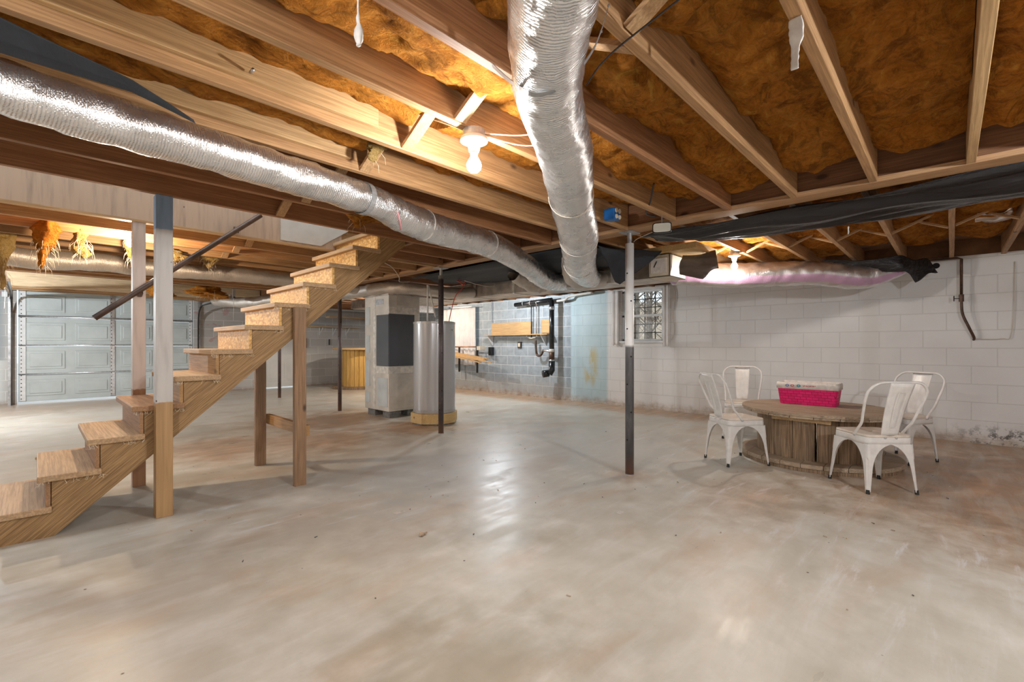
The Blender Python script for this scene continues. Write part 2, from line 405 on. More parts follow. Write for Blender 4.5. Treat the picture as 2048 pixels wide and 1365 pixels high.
def emit(name, col, s_):
    m = M_(name); e = m.n('Emission'); e.inputs[0].default_value = (*col, 1); e.inputs[1].default_value = s_
    t = m.n('BsdfTransparent'); mx = m.n('MixShader'); mx.inputs[0].default_value = .6
    m.l(t.outputs[0], mx.inputs[1]); m.l(e.outputs[0], mx.inputs[2]); m.l(mx.outputs[0], m.out.inputs[0]); return m.m
def glass_mat():
    m = M_('window_glass'); g = m.n('BsdfGlossy'); g.inputs['Roughness'].default_value = .02
    t = m.n('BsdfTransparent'); t.inputs[0].default_value = (.93, .96, .96, 1); mx = m.n('MixShader')
    fr = m.n('Fresnel'); fr.inputs[0].default_value = 1.45
    m.l(fr.outputs[0], mx.inputs[0]); m.l(t.outputs[0], mx.inputs[1]); m.l(g.outputs[0], mx.inputs[2]); m.l(mx.outputs[0], m.out.inputs[0]); return m.m

T = {}
T['floor'] = floor_mat()
T['wall_right'] = blockwall('painted_block_right', 'Y', right_wall_c)
T['wall_far'] = blockwall('block_far', 'X', far_wall_c, bumpk=.3)
T['wall_x'] = blockwall('painted_block_left', 'Y', plain_wall_c)
T['wall_y'] = blockwall('painted_block_back', 'X', plain_wall_c)
T['joist'] = wood('joist_pine', (.31, .15, .055), (.58, .34, .155), 'X', knots=.85, grime=.45)
T['joist_red'] = wood('joist_pine_red', (.24, .095, .036), (.46, .225, .095), 'X', knots=.7, grime=.5)
T['joist_pale'] = wood('joist_pine_pale', (.42, .235, .095), (.68, .45, .22), 'X', knots=.9, grime=.35)
T['header'] = wood('header_wood', (.42, .30, .17), (.66, .52, .34), 'X', knots=.8, grime=.4)
T['girder'] = wood('girder_wood', (.17, .07, .03), (.36, .17, .075), 'Y', knots=.9, grime=.5)
T['strip'] = wood('strip_wood', (.36, .19, .085), (.55, .33, .17), 'Y', knots=.3, grime=.2)
T['brace'] = wood('brace_wood', (.36, .19, .08), (.60, .38, .19), 'Y', knots=.5, grime=.25)
T['tread'] = wood('tread_wood', (.42, .26, .13), (.62, .42, .24), 'Y', knots=.4, grime=.25, sc=.8)
T['tread_dark'] = wood('tread_wood_dark', (.30, .15, .07), (.48, .27, .13), 'Y', knots=.5, grime=.45)
T['riser'] = wood('riser_wood', (.42, .22, .08), (.60, .36, .15), 'Y', knots=.6, grime=.35)
T['stringer'] = wood('stringer_wood', (.30, .165, .06), (.50, .31, .135), 'X', rot=(0, R(41), 0), knots=.5, grime=.3, sc=1.4, fine=1.6)
T['studz'] = wood('stud_wood', (.24, .13, .065), (.42, .26, .145), 'Z', knots=.9, grime=.45)
T['platform'] = wood('platform_wood', (.55, .35, .13), (.72, .52, .24), 'X', knots=.7, grime=.35)
T['spoolwood'] = wood('spool_wood', (.19, .115, .06), (.42, .29, .175), 'Z', knots=.9, grime=.35, fine=1.6)
T['spooltop'] = wood('spool_top_wood', (.33, .24, .16), (.52, .40, .28), 'Y', knots=.6, grime=.45, fine=1.4)
T['spoolorange'] = wood('spool_orange_wood', (.58, .30, .06), (.78, .48, .13), 'Z', knots=.9, grime=.3)
T['plank'] = wood('plank_wood', (.52, .31, .13), (.66, .43, .2), 'Y', knots=.4, grime=.25)
T['plankx'] = wood('plankx_wood', (.52, .33, .15), (.66, .46, .25), 'X', knots=.4, grime=.25)
T['osb'] = osb_mat()
T['ply'] = plain('subfloor_ply', (.24, .12, .055), .8, var=.3, sc=4)
T['insul'] = insul_mat('insulation', (.25, .085, .014), (.74, .265, .032), (.90, .40, .075))
T['insul_pale'] = insul_mat('insulation_pale', (.50, .29, .08), (.74, .48, .16), (.84, .68, .40), .5)
T['fuzz'] = plain('fuzz', (.82, .72, .55), .95, var=.15, sc=30)
T['white_wisp'] = plain('white_wisp', (.82, .80, .76), .9, var=.1, sc=30)
T['foil'] = foil('duct_foil', (.90, .91, .92), rough=.25, bumpk=.8, dull=.06); T['foil_pink'] = foil('duct_foil_pink', (.80, .77, .76), pink=True, rough=.3)
T['foil_dull'] = foil('duct_foil_dull', (.62, .56, .50), rough=.42, bumpk=.6, dull=.35)
T['sheetmetal'] = plain('sheet_metal', (.52, .46, .40), .38, .75, var=.25, sc=6)
T['galv'] = plain('galvanised_steel', (.62, .64, .66), .3, .9, var=.15, sc=30)
T['galv_dull'] = plain('galvanised_dull', (.46, .47, .48), .45, .7, var=.2, sc=20)
T['tape'] = plain('foil_tape', (.70, .66, .60), .36, .35, var=.18, sc=14)
T['tower'] = plain('tower_panel', (.60, .56, .50), .42, .25, var=.12, sc=5)
T['tower_dark'] = plain('tower_dark_panel', (.075, .082, .095), .3, 0, var=.1, sc=3)
T['tower_pale'] = plain('tower_pale_panel', (.52, .56, .57), .45, .1, var=.1, sc=5)
T['cinder'] = plain('cinder_block', (.17, .165, .16), .9, var=.3, sc=25)
T['heater'] = plain('heater_enamel', (.46, .46, .47), .22, .25, var=.03, sc=2)
T['heater_trim'] = plain('heater_trim', (.40, .39, .38), .35, .3, var=.05)
T['black_plastic'] = cloth_plastic('black_plastic', (.012, .012, .014), .26, 1.0)
T['black_cloth'] = cloth_plastic('black_cloth', (.018, .021, .027), .7, .3)
T['smoky_plastic'] = cloth_plastic('smoky_plastic', (.11, .09, .075), .22, 1.0)
T['white_paint'] = plain('chair_white', (.74, .72, .69), .3, 0, var=.06, sc=20)
T['seat_paint'] = plain('chair_seat_white', (.72, .64, .55), .35, 0, var=.1, sc=14)
T['rubber'] = plain('rubber', (.02, .02, .02), .7)
T['basket'] = basket_mat(); T['liner'] = plain('basket_liner', (.66, .61, .56), .9, var=.12, sc=25)
T['doorwhite'] = plain('garage_door_paint', (.50, .56, .565), .42, 0, var=.07, sc=3)
T['door2'] = plain('entry_door_paint', (.66, .64, .60), .4, 0, var=.05, sc=3)
T['trimwhite'] = plain('trim_white', (.70, .72, .73), .45, var=.06)
T['darkmetal'] = plain('dark_metal', (.045, .038, .034), .4, .4, var=.25, sc=14)
T['railmetal'] = plain('rail_metal', (.10, .065, .05), .38, .3, var=.35, sc=8)
T['brownpipe'] = plain('brown_pipe', (.10, .055, .035), .45, .5, var=.3, sc=16)
T['copper'] = plain('copper_pipe', (.40, .18, .09), .4, .7, var=.3)
T['abs'] = plain('black_drain', (.012, .014, .016), .25, var=.2)
T['pvc'] = plain('white_pvc', (.62, .59, .54), .4, var=.06)
T['bluebox'] = plain('blue_box', (.005, .12, .40), .35, var=.1)
T['beige'] = plain('beige_plastic', (.62, .54, .42), .5, var=.08)
T['porcelain'] = plain('porcelain', (.72, .66, .56), .25, var=.05)
T['wirew'] = plain('wire_white', (.62, .55, .46), .5, var=.05); T['wireb'] = plain('wire_black', (.03, .03, .035), .4)
T['wirer'] = plain('wire_red', (.5, .06, .03), .5)
T['mirror'] = plain('mirror_face', (.80, .83, .74), .15, .35, var=.02)
T['curtain'] = plain('curtain_cloth', (.66, .63, .61), .85, var=.07, sc=5)
T['board_paint'] = painted_wood('stairwell_paint', [(-5, (.52, .385, .28))], ((.4, .2, .1), (.5, .3, .15)))
T['daylight_patch'] = plain('stairwell_daylight_paint', (.60, .585, .54), .5, var=.05)  # paler colour paints in the daylight patch on the board
T['post_front'] = painted_wood('post_front', [(.735, (.56, .53, .50)), (1.845, (.25, .36, .50))], ((.32, .18, .075), (.50, .31, .14)))
T['post_back'] = painted_wood('post_back', [(.76, (.60, .49, .42))], ((.25, .11, .05), (.40, .21, .10)))
T['steel_a'] = steel_post('steel_near', (.10, .10, .105), (.82, .82, .81), 1.105, rust=.08)
T['steel_b'] = steel_post('steel_brown', (.075, .06, .06), (.33, .34, .34), 1.93)
T['steel_c'] = steel_post('steel_rust', (.10, .07, .065))
T['glass'] = glass_mat()
T['bark'] = plain('bark', (.24, .20, .17), .9, var=.3, sc=10); T['leaf_litter'] = plain('leaf_litter', (.52, .40, .29), .95, var=.5, sc=9)
T['paving'] = plain('outside_concrete', (.6, .6, .58), .8)
T['print_blue'] = plain('print_blue', (.02, .09, .35), .6); T['print_red'] = plain('print_red', (.45, .02, .05), .6); T['print_teal'] = plain('print_teal', (.0, .25, .35), .6)
T['pipe_hole'] = plain('hole', (.008, .006, .006), .9)

ORD = ['first', 'second', 'third', 'fourth', 'fifth', 'sixth', 'seventh', 'eighth', 'ninth', 'tenth', 'eleventh', 'twelfth', 'thirteenth', 'fourteenth', 'fifteenth', 'sixteenth', 'seventeenth', 'eighteenth', 'nineteenth', 'twentieth', 'twenty-first', 'twenty-second', 'twenty-third', 'twenty-fourth', 'twenty-fifth', 'twenty-sixth', 'twenty-seventh', 'twenty-eighth', 'twenty-ninth', 'thirtieth']
XW, YW = 7.30, 12.40
XL, YB = -3.2, -2.8
ZJ, ZT = 2.065, 2.30        # joist bottoms, subfloor

# ================================================================== shell
def struct(name, mb, mat, **k): return mb.build(name, mat, origin=(0, 0, 0), kind='structure', **k)
b = MB(); b.box(XL-.2, YB-.2, -.15, XW+.2, YW+.2, 0); struct('floor', b, T['floor'])
# ceiling deck with a stairwell hole X -2.6..2.45, Y 3.70..4.55
b = MB()
for x0, y0, x1, y1 in ((XL-.2, YB-.2, XW+.2, 3.72), (XL-.2, 4.56, XW+.2, YW+.2), (2.45, 3.72, XW+.2, 4.56), (XL-.2, 3.72, -2.6, 4.56)):
    b.box(x0, y0, ZT, x1, y1, ZT+.03)
struct('ceiling', b, T['ply'])
b = MB(); b.box(-2.6, 3.66, 4.2, 2.52, 4.64, 4.24); b.box(-2.64, 3.66, ZT+.03, 2.54, 3.70, 4.2); b.box(-2.64, 4.59, ZT+.03, 2.54, 4.63, 4.2); b.box(-2.64, 3.70, ZT+.03, -2.6, 4.59, 4.2); b.box(2.50, 3.70, ZT+.03, 2.54, 4.59, 4.2)
struct('trim_2', b, T['trimwhite'])
ul = bpy.data.lights.new('upstairs_light', 'AREA'); ul.shape = 'RECTANGLE'; ul.size = 3.6; ul.size_y = .6; ul.energy = 38; ul.color = (.95, .97, 1)  # unseen panel added above the stair opening, stands in for daylight upstairs
uo = bpy.data.objects.new('upstairs_light', ul); COL.objects.link(uo); uo.location = (.2, 4.15, 4.15)

def wall_x(name, x0, x1, holes, mat, y0, y1, z1):
    b = MB(); ys = sorted({y0, y1, *[h[0] for h in holes], *[h[1] for h in holes]})
    for a, c in zip(ys, ys[1:]):
        hs = [h for h in holes if h[0] <= a and h[1] >= c]
        if hs:
            h = hs[0]
            if h[2] > 0.001: b.box(x0, a, 0, x1, c, h[2])
            b.box(x0, a, h[3], x1, c, z1)
        else: b.box(x0, a, 0, x1, c, z1)
    return struct(name, b, mat)
def wall_y(name, y0, y1, holes, mat, x0, x1, z1):
    b = MB(); xs = sorted({x0, x1, *[h[0] for h in holes], *[h[1] for h in holes]})
    for a, c in zip(xs, xs[1:]):
        hs = [h for h in holes if h[0] <= a and h[1] >= c]
        if hs:
            h = hs[0]
            if h[2] > 0.001: b.box(a, y0, 0, c, y1, h[2])
            b.box(a, y0, h[3], c, y1, z1)
        else: b.box(a, y0, 0, c, y1, z1)
    return struct(name, b, mat)
wall_x('wall_right', XW, XW+.2, [(3.50, 4.28, 1.17, 2.06), (8.35, 9.25, 1.17, 2.06)], T['wall_right'], YB-.2, YW+.2, 2.115)
b = MB(); b.box(XW+.02, YB, 2.115, XW+.16, YW, ZT); struct('trim_1', b, T['ply'])
wall_y('wall_far', YW, YW+.2, [(-.24, 2.50, 0, 2.14), (3.95, 4.86, 0, 2.04)], T['wall_far'], XL-.2, XW+.2, ZT)
wall_x('wall_left', XL-.2, XL, [], T['wall_x'], YB-.2, YW+.2, ZT)
wall_y('wall_back', YB-.2, YB, [], T['wall_y'], XL-.2, XW+.2, ZT)

# ------------------------------------------------------------------ window 1 (right wall)
def window(name, y0, y1, z0, z1, grille=True):
    w = MB()
    x = XW
    for a in ((y0, z0, y0+.035, z1), (y1-.035, z0, y1, z1), (y0, z0, y1, z0+.035), (y0, z1-.035, y1, z1), (y0, (z0+z1)/2-.02, y1, (z0+z1)/2+.02)):
        w.box(x+.05, a[0], a[1], x+.11, a[2], a[3])
    w.box(x-.03, y0-.03, z0-.03, x+.05, y1+.03, z0)      # sill
    o = w.build(name, T['trimwhite'], origin=(0, 0, 0), bevel=.003, kind='structure')
    g = MB(); g.box(x+.078, y0+.03, z0+.03, x+.082, y1-.03, z1-.03); g.build('pane', T['glass'], o)
    if grille:
        m = MB(); n = 4
        for i in range(1, n): 
            y = y0+(y1-y0)*i/n; m.box(x+.14, y-.007, z0, x+.155, y+.007, z1)
        for i in range(1, 6): 
            z = z0+(z1-z0)*i/6; m.box(x+.142, y0, z-.007, x+.153, y1, z+.007)
        m.build('security_grille', T['darkmetal'], o)
window('window_1', 3.50, 4.28, 1.17, 2.06)
window('window_2', 8.35, 9.25, 1.17, 2.06, False)
# outside: ground and bare trees
b = MB(); rows = []
for i in range(41):
    x = XW+.2+i*.9; rows.append([(x, -10+k*1.0, -.25+.012*i*i*.30+.35*NZ.noise(V((x*.3, k*.3, 0)))) for k in range(60)])
b.quadgrid(rows); b.build('ground', T['leaf_litter'], origin=(0,0,0), kind='structure', smooth=True)
b = MB(); b.box(-10, YW+.2, -.12, XW+.2, 40, -.01); b.build('driveway', T['paving'], origin=(0,0,0), kind='structure')
rnd = random.Random(3)
for i in range(14):
    x = rnd.uniform(10.5, 26); y = 3.9/7.3*x + rnd.uniform(-2.2, 2.2)
    t = MB(); h = rnd.uniform(5, 8); r = rnd.uniform(.05, .13)
    t.tube([(x, y, -.1), (x+rnd.uniform(-.1, .1), y+rnd.uniform(-.1, .1), h*.4), (x+rnd.uniform(-.3, .3), y+rnd.uniform(-.3, .3), h)], [r, r*.75, r*.2], 7)
    for k in range(16):
        z = rnd.uniform(.6, h*.8); a = rnd.uniform(0, 2*pi); l = rnd.uniform(.6, 1.8)
        p = V((x, y, z)); q = p+V((cos(a)*l*.6, sin(a)*l*.6, l*.5)); s2 = q+V((cos(a+.6)*l*.4, sin(a+.6)*l*.4, l*.5))
        t.tube([p, q, s2], [r*.28, r*.16, r*.05], 5)
        t.tube([q, q+V((cos(a-.9)*l*.35, sin(a-.9)*l*.35, l*.2))], [r*.13, r*.04], 4)
    t.build('bare_tree', T['bark'], label='leafless grey tree seen through the barred window', cat='tree', group='bare trees outside the barred window')

# ------------------------------------------------------------------ garage door (door_1)
d1 = empty('door_1', (1.13, YW, 0)); tag(d1, kind='structure')
YD = YW+.03
zs = [.045, .545, 1.085, 1.62, 2.14]
for i in range(4):
    z0, z1 = zs[i], zs[i+1]-.008
    s_ = MB(); s_.box(-.22, YD, z0, 2.48, YD+.04, z1)
    for k in range(4):
        x0 = -.22+.10+k*.66; x1 = x0+.52
        if k >= 2: x0 += .02; x1 += .02
        za, zb = z0+.10, z1-.09
        s_.prism([(x0, za), (x1, za), (x1, zb), (x0, zb)], lambda u, v, w: (u, w, v), YD-.014, YD)
        s_.box(x0+.045, YD-.028, za+.045, x1-.045, YD-.004, zb-.045)
    s_.build('door_section', T['doorwhite'], d1, bevel=.009)
for x0, x1 in ((-.20, -.125), (1.06, 1.13), (2.40, 2.46)):
    s_ = MB(); s_.box(x0, YD-.022, .06, x1, YD-.002, 2.12)
    st = s_.build('steel_stile', T['galv'] if x0 > 1 and x0 < 2 else T['trimwhite'], d1)
    h = MB(); z = .1
    while z < 2.1:
        h.lathe([(0.0001, 0), (.009, 0), (.009, .002), (.0001, .002)], (x0+.018, YD-.0245, z), 8, 'Y'); z += .072
    h.build('hole_row', T['pipe_hole'], st)
for z, r in ((1.635, .022), (1.095, .012), (.555, .012)):
    s_ = MB(); s_.tube([(-.22, YD-.035, z), (2.47, YD-.035, z)], r, 10); s_.build('strut', T['galv'], d1, smooth=True)
for sx, x in ((-1, -.30), (1, 2.56)):
    root = empty('garage_track', (x, 12.3, 0), 'dark curved steel door track ' + ('left of the garage door' if sx < 0 else 'right of the garage door, beside the block wall'), 'door track', 'tracks of the garage door')
    p = [(x, 12.33, 0), (x, 12.33, 1.55)] + [(x, 12.33-.38*(1-cos(a)), 1.6+.38*sin(a)) for a in [R(k) for k in range(0, 91, 15)]] + [(x, 9.6, 1.985)]
    s_ = MB()
    for a_, c_ in zip(p, p[1:]): s_.bar(a_, c_, .035, .022, (1, 0, 0) if abs(a_[2]-c_[2]) > .6 else (0, .01, 1) if a_[2] > 1.9 else (1, 0, 0))
    s_.build('rail', T['darkmetal'] if 1 else 0, root)
    s_ = MB(); s_.box(x-.045 if sx < 0 else x+.005, 12.34, 0, x-.005 if sx < 0 else x+.045, 12.39, 2.1); s_.build('angle_iron', T['galv_dull'], root)
    s_ = MB(); s_.bar((x, 11.9, 2.0), (x-.03*sx, 9.7, 2.03), .04, .035); s_.build('horizontal_arm', T['galv'], root)
    s_ = MB(); s_.box(x-.02, 9.62, 1.98, x+.02, 9.66, 2.14); s_.build('hanger', T['galv'], root)
    s_ = MB(); s_.tube([(x, 9.66, 1.97), (x+.005, 9.66, 1.8), (x-.004, 9.66, 1.62)], .004, 6); s_.build('cord', T['wirew'], root)
t = MB(); t.box(-.42, 12.28, 1.97, -.35, 12.31, 2.06); t.build('paper_tag', T['trimwhite'], label='small white tag hanging above the left garage door track', cat='tag')

# entry door (door_2)
d2 = empty('door_2', (4.40, YW, 0)); tag(d2, kind='structure')
s_ = MB(); s_.box(3.97, YW+.02, .03, 4.84, YW+.06, 2.03)
for x0, x1 in ((4.05, 4.36), (4.45, 4.76)):
    for z0, z1 in ((.18, .72), (.86, 1.45), (1.56, 1.9)):
        s_.box(x0, YW+.013, z0, x1, YW+.02, z1); s_.box(x0+.05, YW+.006, z0+.05, x1-.05, YW+.014, z1-.05)
s_.build('door_leaf', T['door2'], d2, bevel=.003)
s_ = MB()
for a in ((3.90, 0, 3.97, 2.1), (4.84, 0, 4.90, 2.1), (3.90, 2.03, 4.90, 2.1)): s_.box(a[0], YW-.012, a[1], a[2], YW+.06, a[3])
s_.build('door_frame', T['trimwhite'], d2)
s_ = MB(); s_.lathe([(.0001, -.07), (.028, -.065), (.032, -.045), (.014, -.03), (.014, -.012), (.035, -.006), (.035, 0)], (4.78, YW+.02, .92), 14, 'Y'); s_.build('knob', T['darkmetal'], d2, smooth=True)
s_ = MB(); s_.lathe([(.0001, -.025), (.028, -.022), (.030, 0)], (4.78, YW+.02, 1.08), 14, 'Y'); s_.build('deadbolt', T['darkmetal'], d2, smooth=True)

# ================================================================== girder and joists
g = empty('girder', (3.5, 4.8, ZJ), 'long built-up wooden girder carrying the joists on the steel posts', 'beam')
s_ = MB(); s_.box(3.445, YB, ZJ+.03, 3.555, YW, ZT); s_.build('beam', T['girder'], g, bevel=.003)
s_ = MB(); s_.box(3.425, YB, ZJ-.002, 3.575, YW, ZJ+.03); s_.build('bottom_strip', T['strip'], g, bevel=.002)

def joist(x0, x1, y, label, mat='joist', z0=ZJ, z1=ZT, w=.038, group=None, name='wood_joist'):
    b = MB(); n = 14; sag = random.uniform(-.002, .002)
    rows = []
    for i in range(n+1):
        x = x0+(x1-x0)*i/n; dy = .004*NZ.noise(V((x*.7, y*3, 0)))+sag; dz = .003*NZ.noise(V((x*.8, y*2, 5)))
        rows.append([(x, y-w/2+dy, z0+dz), (x, y+w/2+dy, z0+dz), (x, y+w/2+dy, z1), (x, y-w/2+dy, z1)])
    k = b.quadgrid(rows, closed=True); b.f.append((k+3, k+2, k+1, k)); e = k+n*4; b.f.append((e, e+1, e+2, e+3))
    return b.build(name, T[mat], label=label, cat='joist', group=group, bevel=.0025)
JY = [-.893, -.486, -.08, .328, .736, 1.144, 1.552, 1.96, 2.38, 2.776, 3.184, 3.652]
JL = ['brown pine joist just beyond the right edge over the camera', 'brown pine joist nearest the right edge, over the spool table side',
 'pale joist running almost straight away at top right, over the orange insulation', 'brown joist carrying the long white plastic strip at top right',
 'long brown joist with a short wood brace nailed to its upper end', 'brown joist right of the foil duct, ending at the girder near the mirror',
 'broad brown joist that carries the bright bulb and a white fibre strand', 'stained knotty joist just left of the bright bulb, with sistered board on it',
 'tan knotty joist directly above the long left foil duct', 'dark joist hidden behind the long left foil duct',
 'shadowed joist below the long left foil duct', 'dark knotty joist along the near side of the stair opening']
for i, y in enumerate(JY):
    joist(XL+.02, 3.425, y, JL[i], ['joist', 'joist', 'joist_pale', 'joist', 'joist', 'joist_red', 'joist', 'joist', 'joist', 'joist_red', 'joist_red', 'joist_red'][i], group='joists between the camera and the stairs')
for y, x1, l, m_ in ((1.925, 1.10, 'pale board sistered to the joist left of the bulb', 'joist_pale'), (2.344, 1.18, 'pale board sistered to the joist above the left foil duct', 'joist_pale')):
    joist(XL+.02, x1, y, l, m_, z0=ZJ+.045, z1=ZJ+.20, w=.03, name='sister_board', group='sistered boards')
joist(2.49, 3.425, 4.056, 'short dark joist at the head of the stairs, nearer of two', 'joist_red', group='short joists at the head of the stairs')
joist(2.49, 3.425, 4.46, 'short dark joist at the head of the stairs, farther of two', 'joist_red', group='short joists at the head of the stairs')
b = MB(); b.box(2.45, 3.675, ZJ, 2.49, 4.60, ZT); b.build('stair_header', T['girder'], label='wooden header across the top of the stair opening', cat='beam')
# painted stairwell side
b = MB(); b.box(-2.6, 4.56, ZJ+.012, 2.20, 4.585, ZT+.3)
sb = b.build('stairwell_board', T['board_paint'], label='beige painted board lining the far side of the stair opening', cat='board')
b = MB(); b.prism([(1.60, ZJ+.03), (1.98, ZJ+.03), (2.28, ZT), (1.60, ZT)], lambda u, v, w: (u, w, v), 4.553, 4.559); b.build('painted_daylight', T['daylight_patch'], sb, label='pale patch, daylight from above put into its colour')
b = MB(); b.box(-2.6, 4.55, ZJ-.004, 2.20, 4.588, ZJ+.012); b.build('edge_strip', T['joist_pale'], sb)
joist(XL+.02, 3.425, 4.61, 'joist behind the beige stairwell board', 'joist_pale', group='joists beyond the stairs')
FY = [5.02+.407*k for k in range(10)]
for k, y in enumerate(FY):
    joist(XL+.02, 3.425, y, ORD[k].capitalize().lower() + ' joist beyond the stairs, counted from the stairs towards the garage door', 'joist', group='joists beyond the stairs')
for k, y in enumerate((11.0, 11.4, 11.8)):
    joist(XL+.02, 3.425, y, ['broad sunlit timber with full face showing above the garage door', 'joist just behind the sunlit timber over the garage door', 'joist nearest the garage door head'][k], 'header' if k == 0 else 'joist', w=.05, group='timbers above the garage door')
RY = [-.42, -.01, .40, .81, 1.215, 1.62, 2.03, 2.435]
for k, y in enumerate(RY):
    joist(3.58, XW+.12, y, ORD[k] + ' rough joist beyond the black plastic, counted from the right edge', 'joist', z0=ZJ+.03 if k else ZJ+.03, group='joists over the white wall')
for k in range(24):
    y = 2.84+.405*k
    joist(3.58, XW+.12, y, ORD[k]+' dark joist beyond the girder over the ducts, counted from the near steel post', 'joist_red', z0=ZJ+.03, group='dark joists over the ducts')

# bridging
def brace(a, c, label, mat='brace', w=.06, h=.019, nm='joist_brace', g_='braces between the joists'):
    b = MB(); b.bar(a, c, w, h, (0, 0, 1)); return b.build(nm, T[mat], label=label, cat='brace', group=g_, bevel=.001)
LB = ['behind the large foil duct, second from it', 'touching the large central foil duct', 'left of the bright bulb, rising to the next joist', 'at the stub end of the pale sistered board', 'above the long left foil duct', 'under the tan joist beside the left duct', 'between the dark joists near the stair opening']
pairs = [(JY[i], JY[i+1]) for i in range(1, 11)]
nm_ = ['near the right edge', 'over the top right corner', 'at the top edge right of the foil duct', 'right of the large foil duct', 'behind the large foil duct', 'left of the large foil duct above the bulb', 'left of the bright bulb', 'right of the pale sistered board end', 'above the long left foil duct', 'near the stair opening']
for i, (a, c) in enumerate(pairs):
    x = 1.27
    if i in (0, 1): continue
    brace((x, a+.02, ZT-.02), (x, c-.02, ZJ+.012), 'short diagonal wood brace ' + nm_[i] + ', sloping down away')
    if i in (3, 5, 7, 9): brace((x+.075, a+.02, ZJ+.012), (x+.075, c-.02, ZT-.02), 'short diagonal wood brace ' + nm_[i] + ', sloping up away')
for i, (a, c) in enumerate(zip(RY, RY[1:])):
    x = 5.35
    brace((x, a+.02, ZT-.03), (x, c-.02, ZJ+.045), 'thin wood bridging strip beyond the black plastic, low end left, ' + ORD[i] + ' bay from right', w=.04, h=.016, g_='bridging over the white wall')
    brace((x+.06, a+.02, ZJ+.045), (x+.06, c-.02, ZT-.03), 'thin wood bridging strip beyond the black plastic, low end right, ' + ORD[i] + ' bay from right', w=.04, h=.016, g_='bridging over the white wall')
for i in range(5):
    a, c = ([4.63]+FY)[i], ([4.63]+FY)[i+1]
    brace((1.45, a+.02, ZT-.03), (1.45, c-.02, ZJ+.012), 'diagonal brace beyond the stairs, ' + ORD[i] + ' bay from the stair opening', mat='brace', g_='braces beyond the stairs')

# ------------------------------------------------------------------ insulation
def batt(x0, x1, y0, y1, zb, label, group, mat='insul', amp=.035, seed=0, drop=0, step=.028):
    nx = max(4, int((x1-x0)/step)); ny = max(4, int((y1-y0)/step)); rows = []
    for i in range(nx+1):
        x = x0+(x1-x0)*i/nx; row = []
        for j in range(ny+1):
            t = j/ny; y = y0+(y1-y0)*t
            p = V((x*2.2, y*2.2, seed*3.1))
            z = zb + amp*NZ.noise(p) + amp*.7*NZ.noise(p*2.7) + amp*.38*NZ.noise(p*6.3) + amp*.2*NZ.noise(p*13)
            z -= drop*max(0, NZ.noise(V((x*.9, seed*7.7, 1))))*1.0
            z += .03*abs(2*t-1)**4
            xe = x + (.03*NZ.noise(V((y*9, seed, 2))) if i in (0, nx) else 0)
            row.append((xe, y, min(z, ZT-.012)))
        rows.append(row)
    b = MB(); b.quadgrid(rows)
    # rear face against the subfloor gives it thickness
    b.quadgrid([[(r[j][0], r[j][1], ZT-.004) for j in range(ny, -1, -max(1, ny//4))] for r in rows[::max(1, nx//12)]])
    for r, fl in ((rows[0], 1), (rows[-1], 0)):
        b.quadgrid([r, [(p[0], p[1], ZT-.004) for p in r]])
    return b.build('insulation_batt', T[mat], label=label, cat='insulation', group=group, smooth=True)
for i in range(len(JY)-1):
    a, c = JY[i]+.02, JY[i+1]-.02
    gi = 'insulation in the bays between camera and stairs'
    nmz = ['beyond the right edge', 'at the far top right corner', 'at top right between the pale joist and the next', 'in the wide bay right of the short top brace', 'in the bay right of the large foil duct', 'in the bay crossing behind the large foil duct', 'showing as a strip above the bright bulb', 'showing as a strip above the sistered board', 'in the bay above the left foil duct', 'in the bay behind the left foil duct', 'in the bay beside the stair opening'][i]
    if i <= 5: batt(XL+.05, 3.30+random.uniform(-.03, .03), a, c, 2.185, 'fluffy orange fibreglass batt ' + nmz, gi, seed=i, amp=.060, step=.022)
    elif i <= 8:
        batt(XL+.05, 1.22, a, c, 2.165 if i < 8 else 2.2, 'orange fibreglass batt ' + nmz + ', camera side', gi, seed=i, amp=.045)
        batt(1.42, 3.28, a, c, 2.20, 'orange fibreglass batt ' + nmz + ', girder side', gi, seed=i+.5, amp=.045)
    else: batt(XL+.05, 3.2, a, c, 2.215, 'fluffy orange fibreglass batt ' + nmz, gi, seed=i, amp=.03, step=.05)
for i in range(len(RY)-1):
    batt(3.6, 6.55+random.uniform(-.2, .3), RY[i]+.02, RY[i+1]-.02, 2.20, 'orange fibreglass batt beyond the black plastic, ' + ORD[i] + ' bay from right', 'insulation over the white wall', seed=i+30, amp=.05, step=.035)
for i in range(len(FY)-1):
    if i in (2, 4): continue
    batt(XL+.05, 3.0, FY[i]+.02, FY[i+1]-.02, 2.22, 'orange fibreglass batt beyond the stairs, ' + ORD[i] + ' bay', 'insulation beyond the stairs', seed=i+50, amp=.03, step=.06)
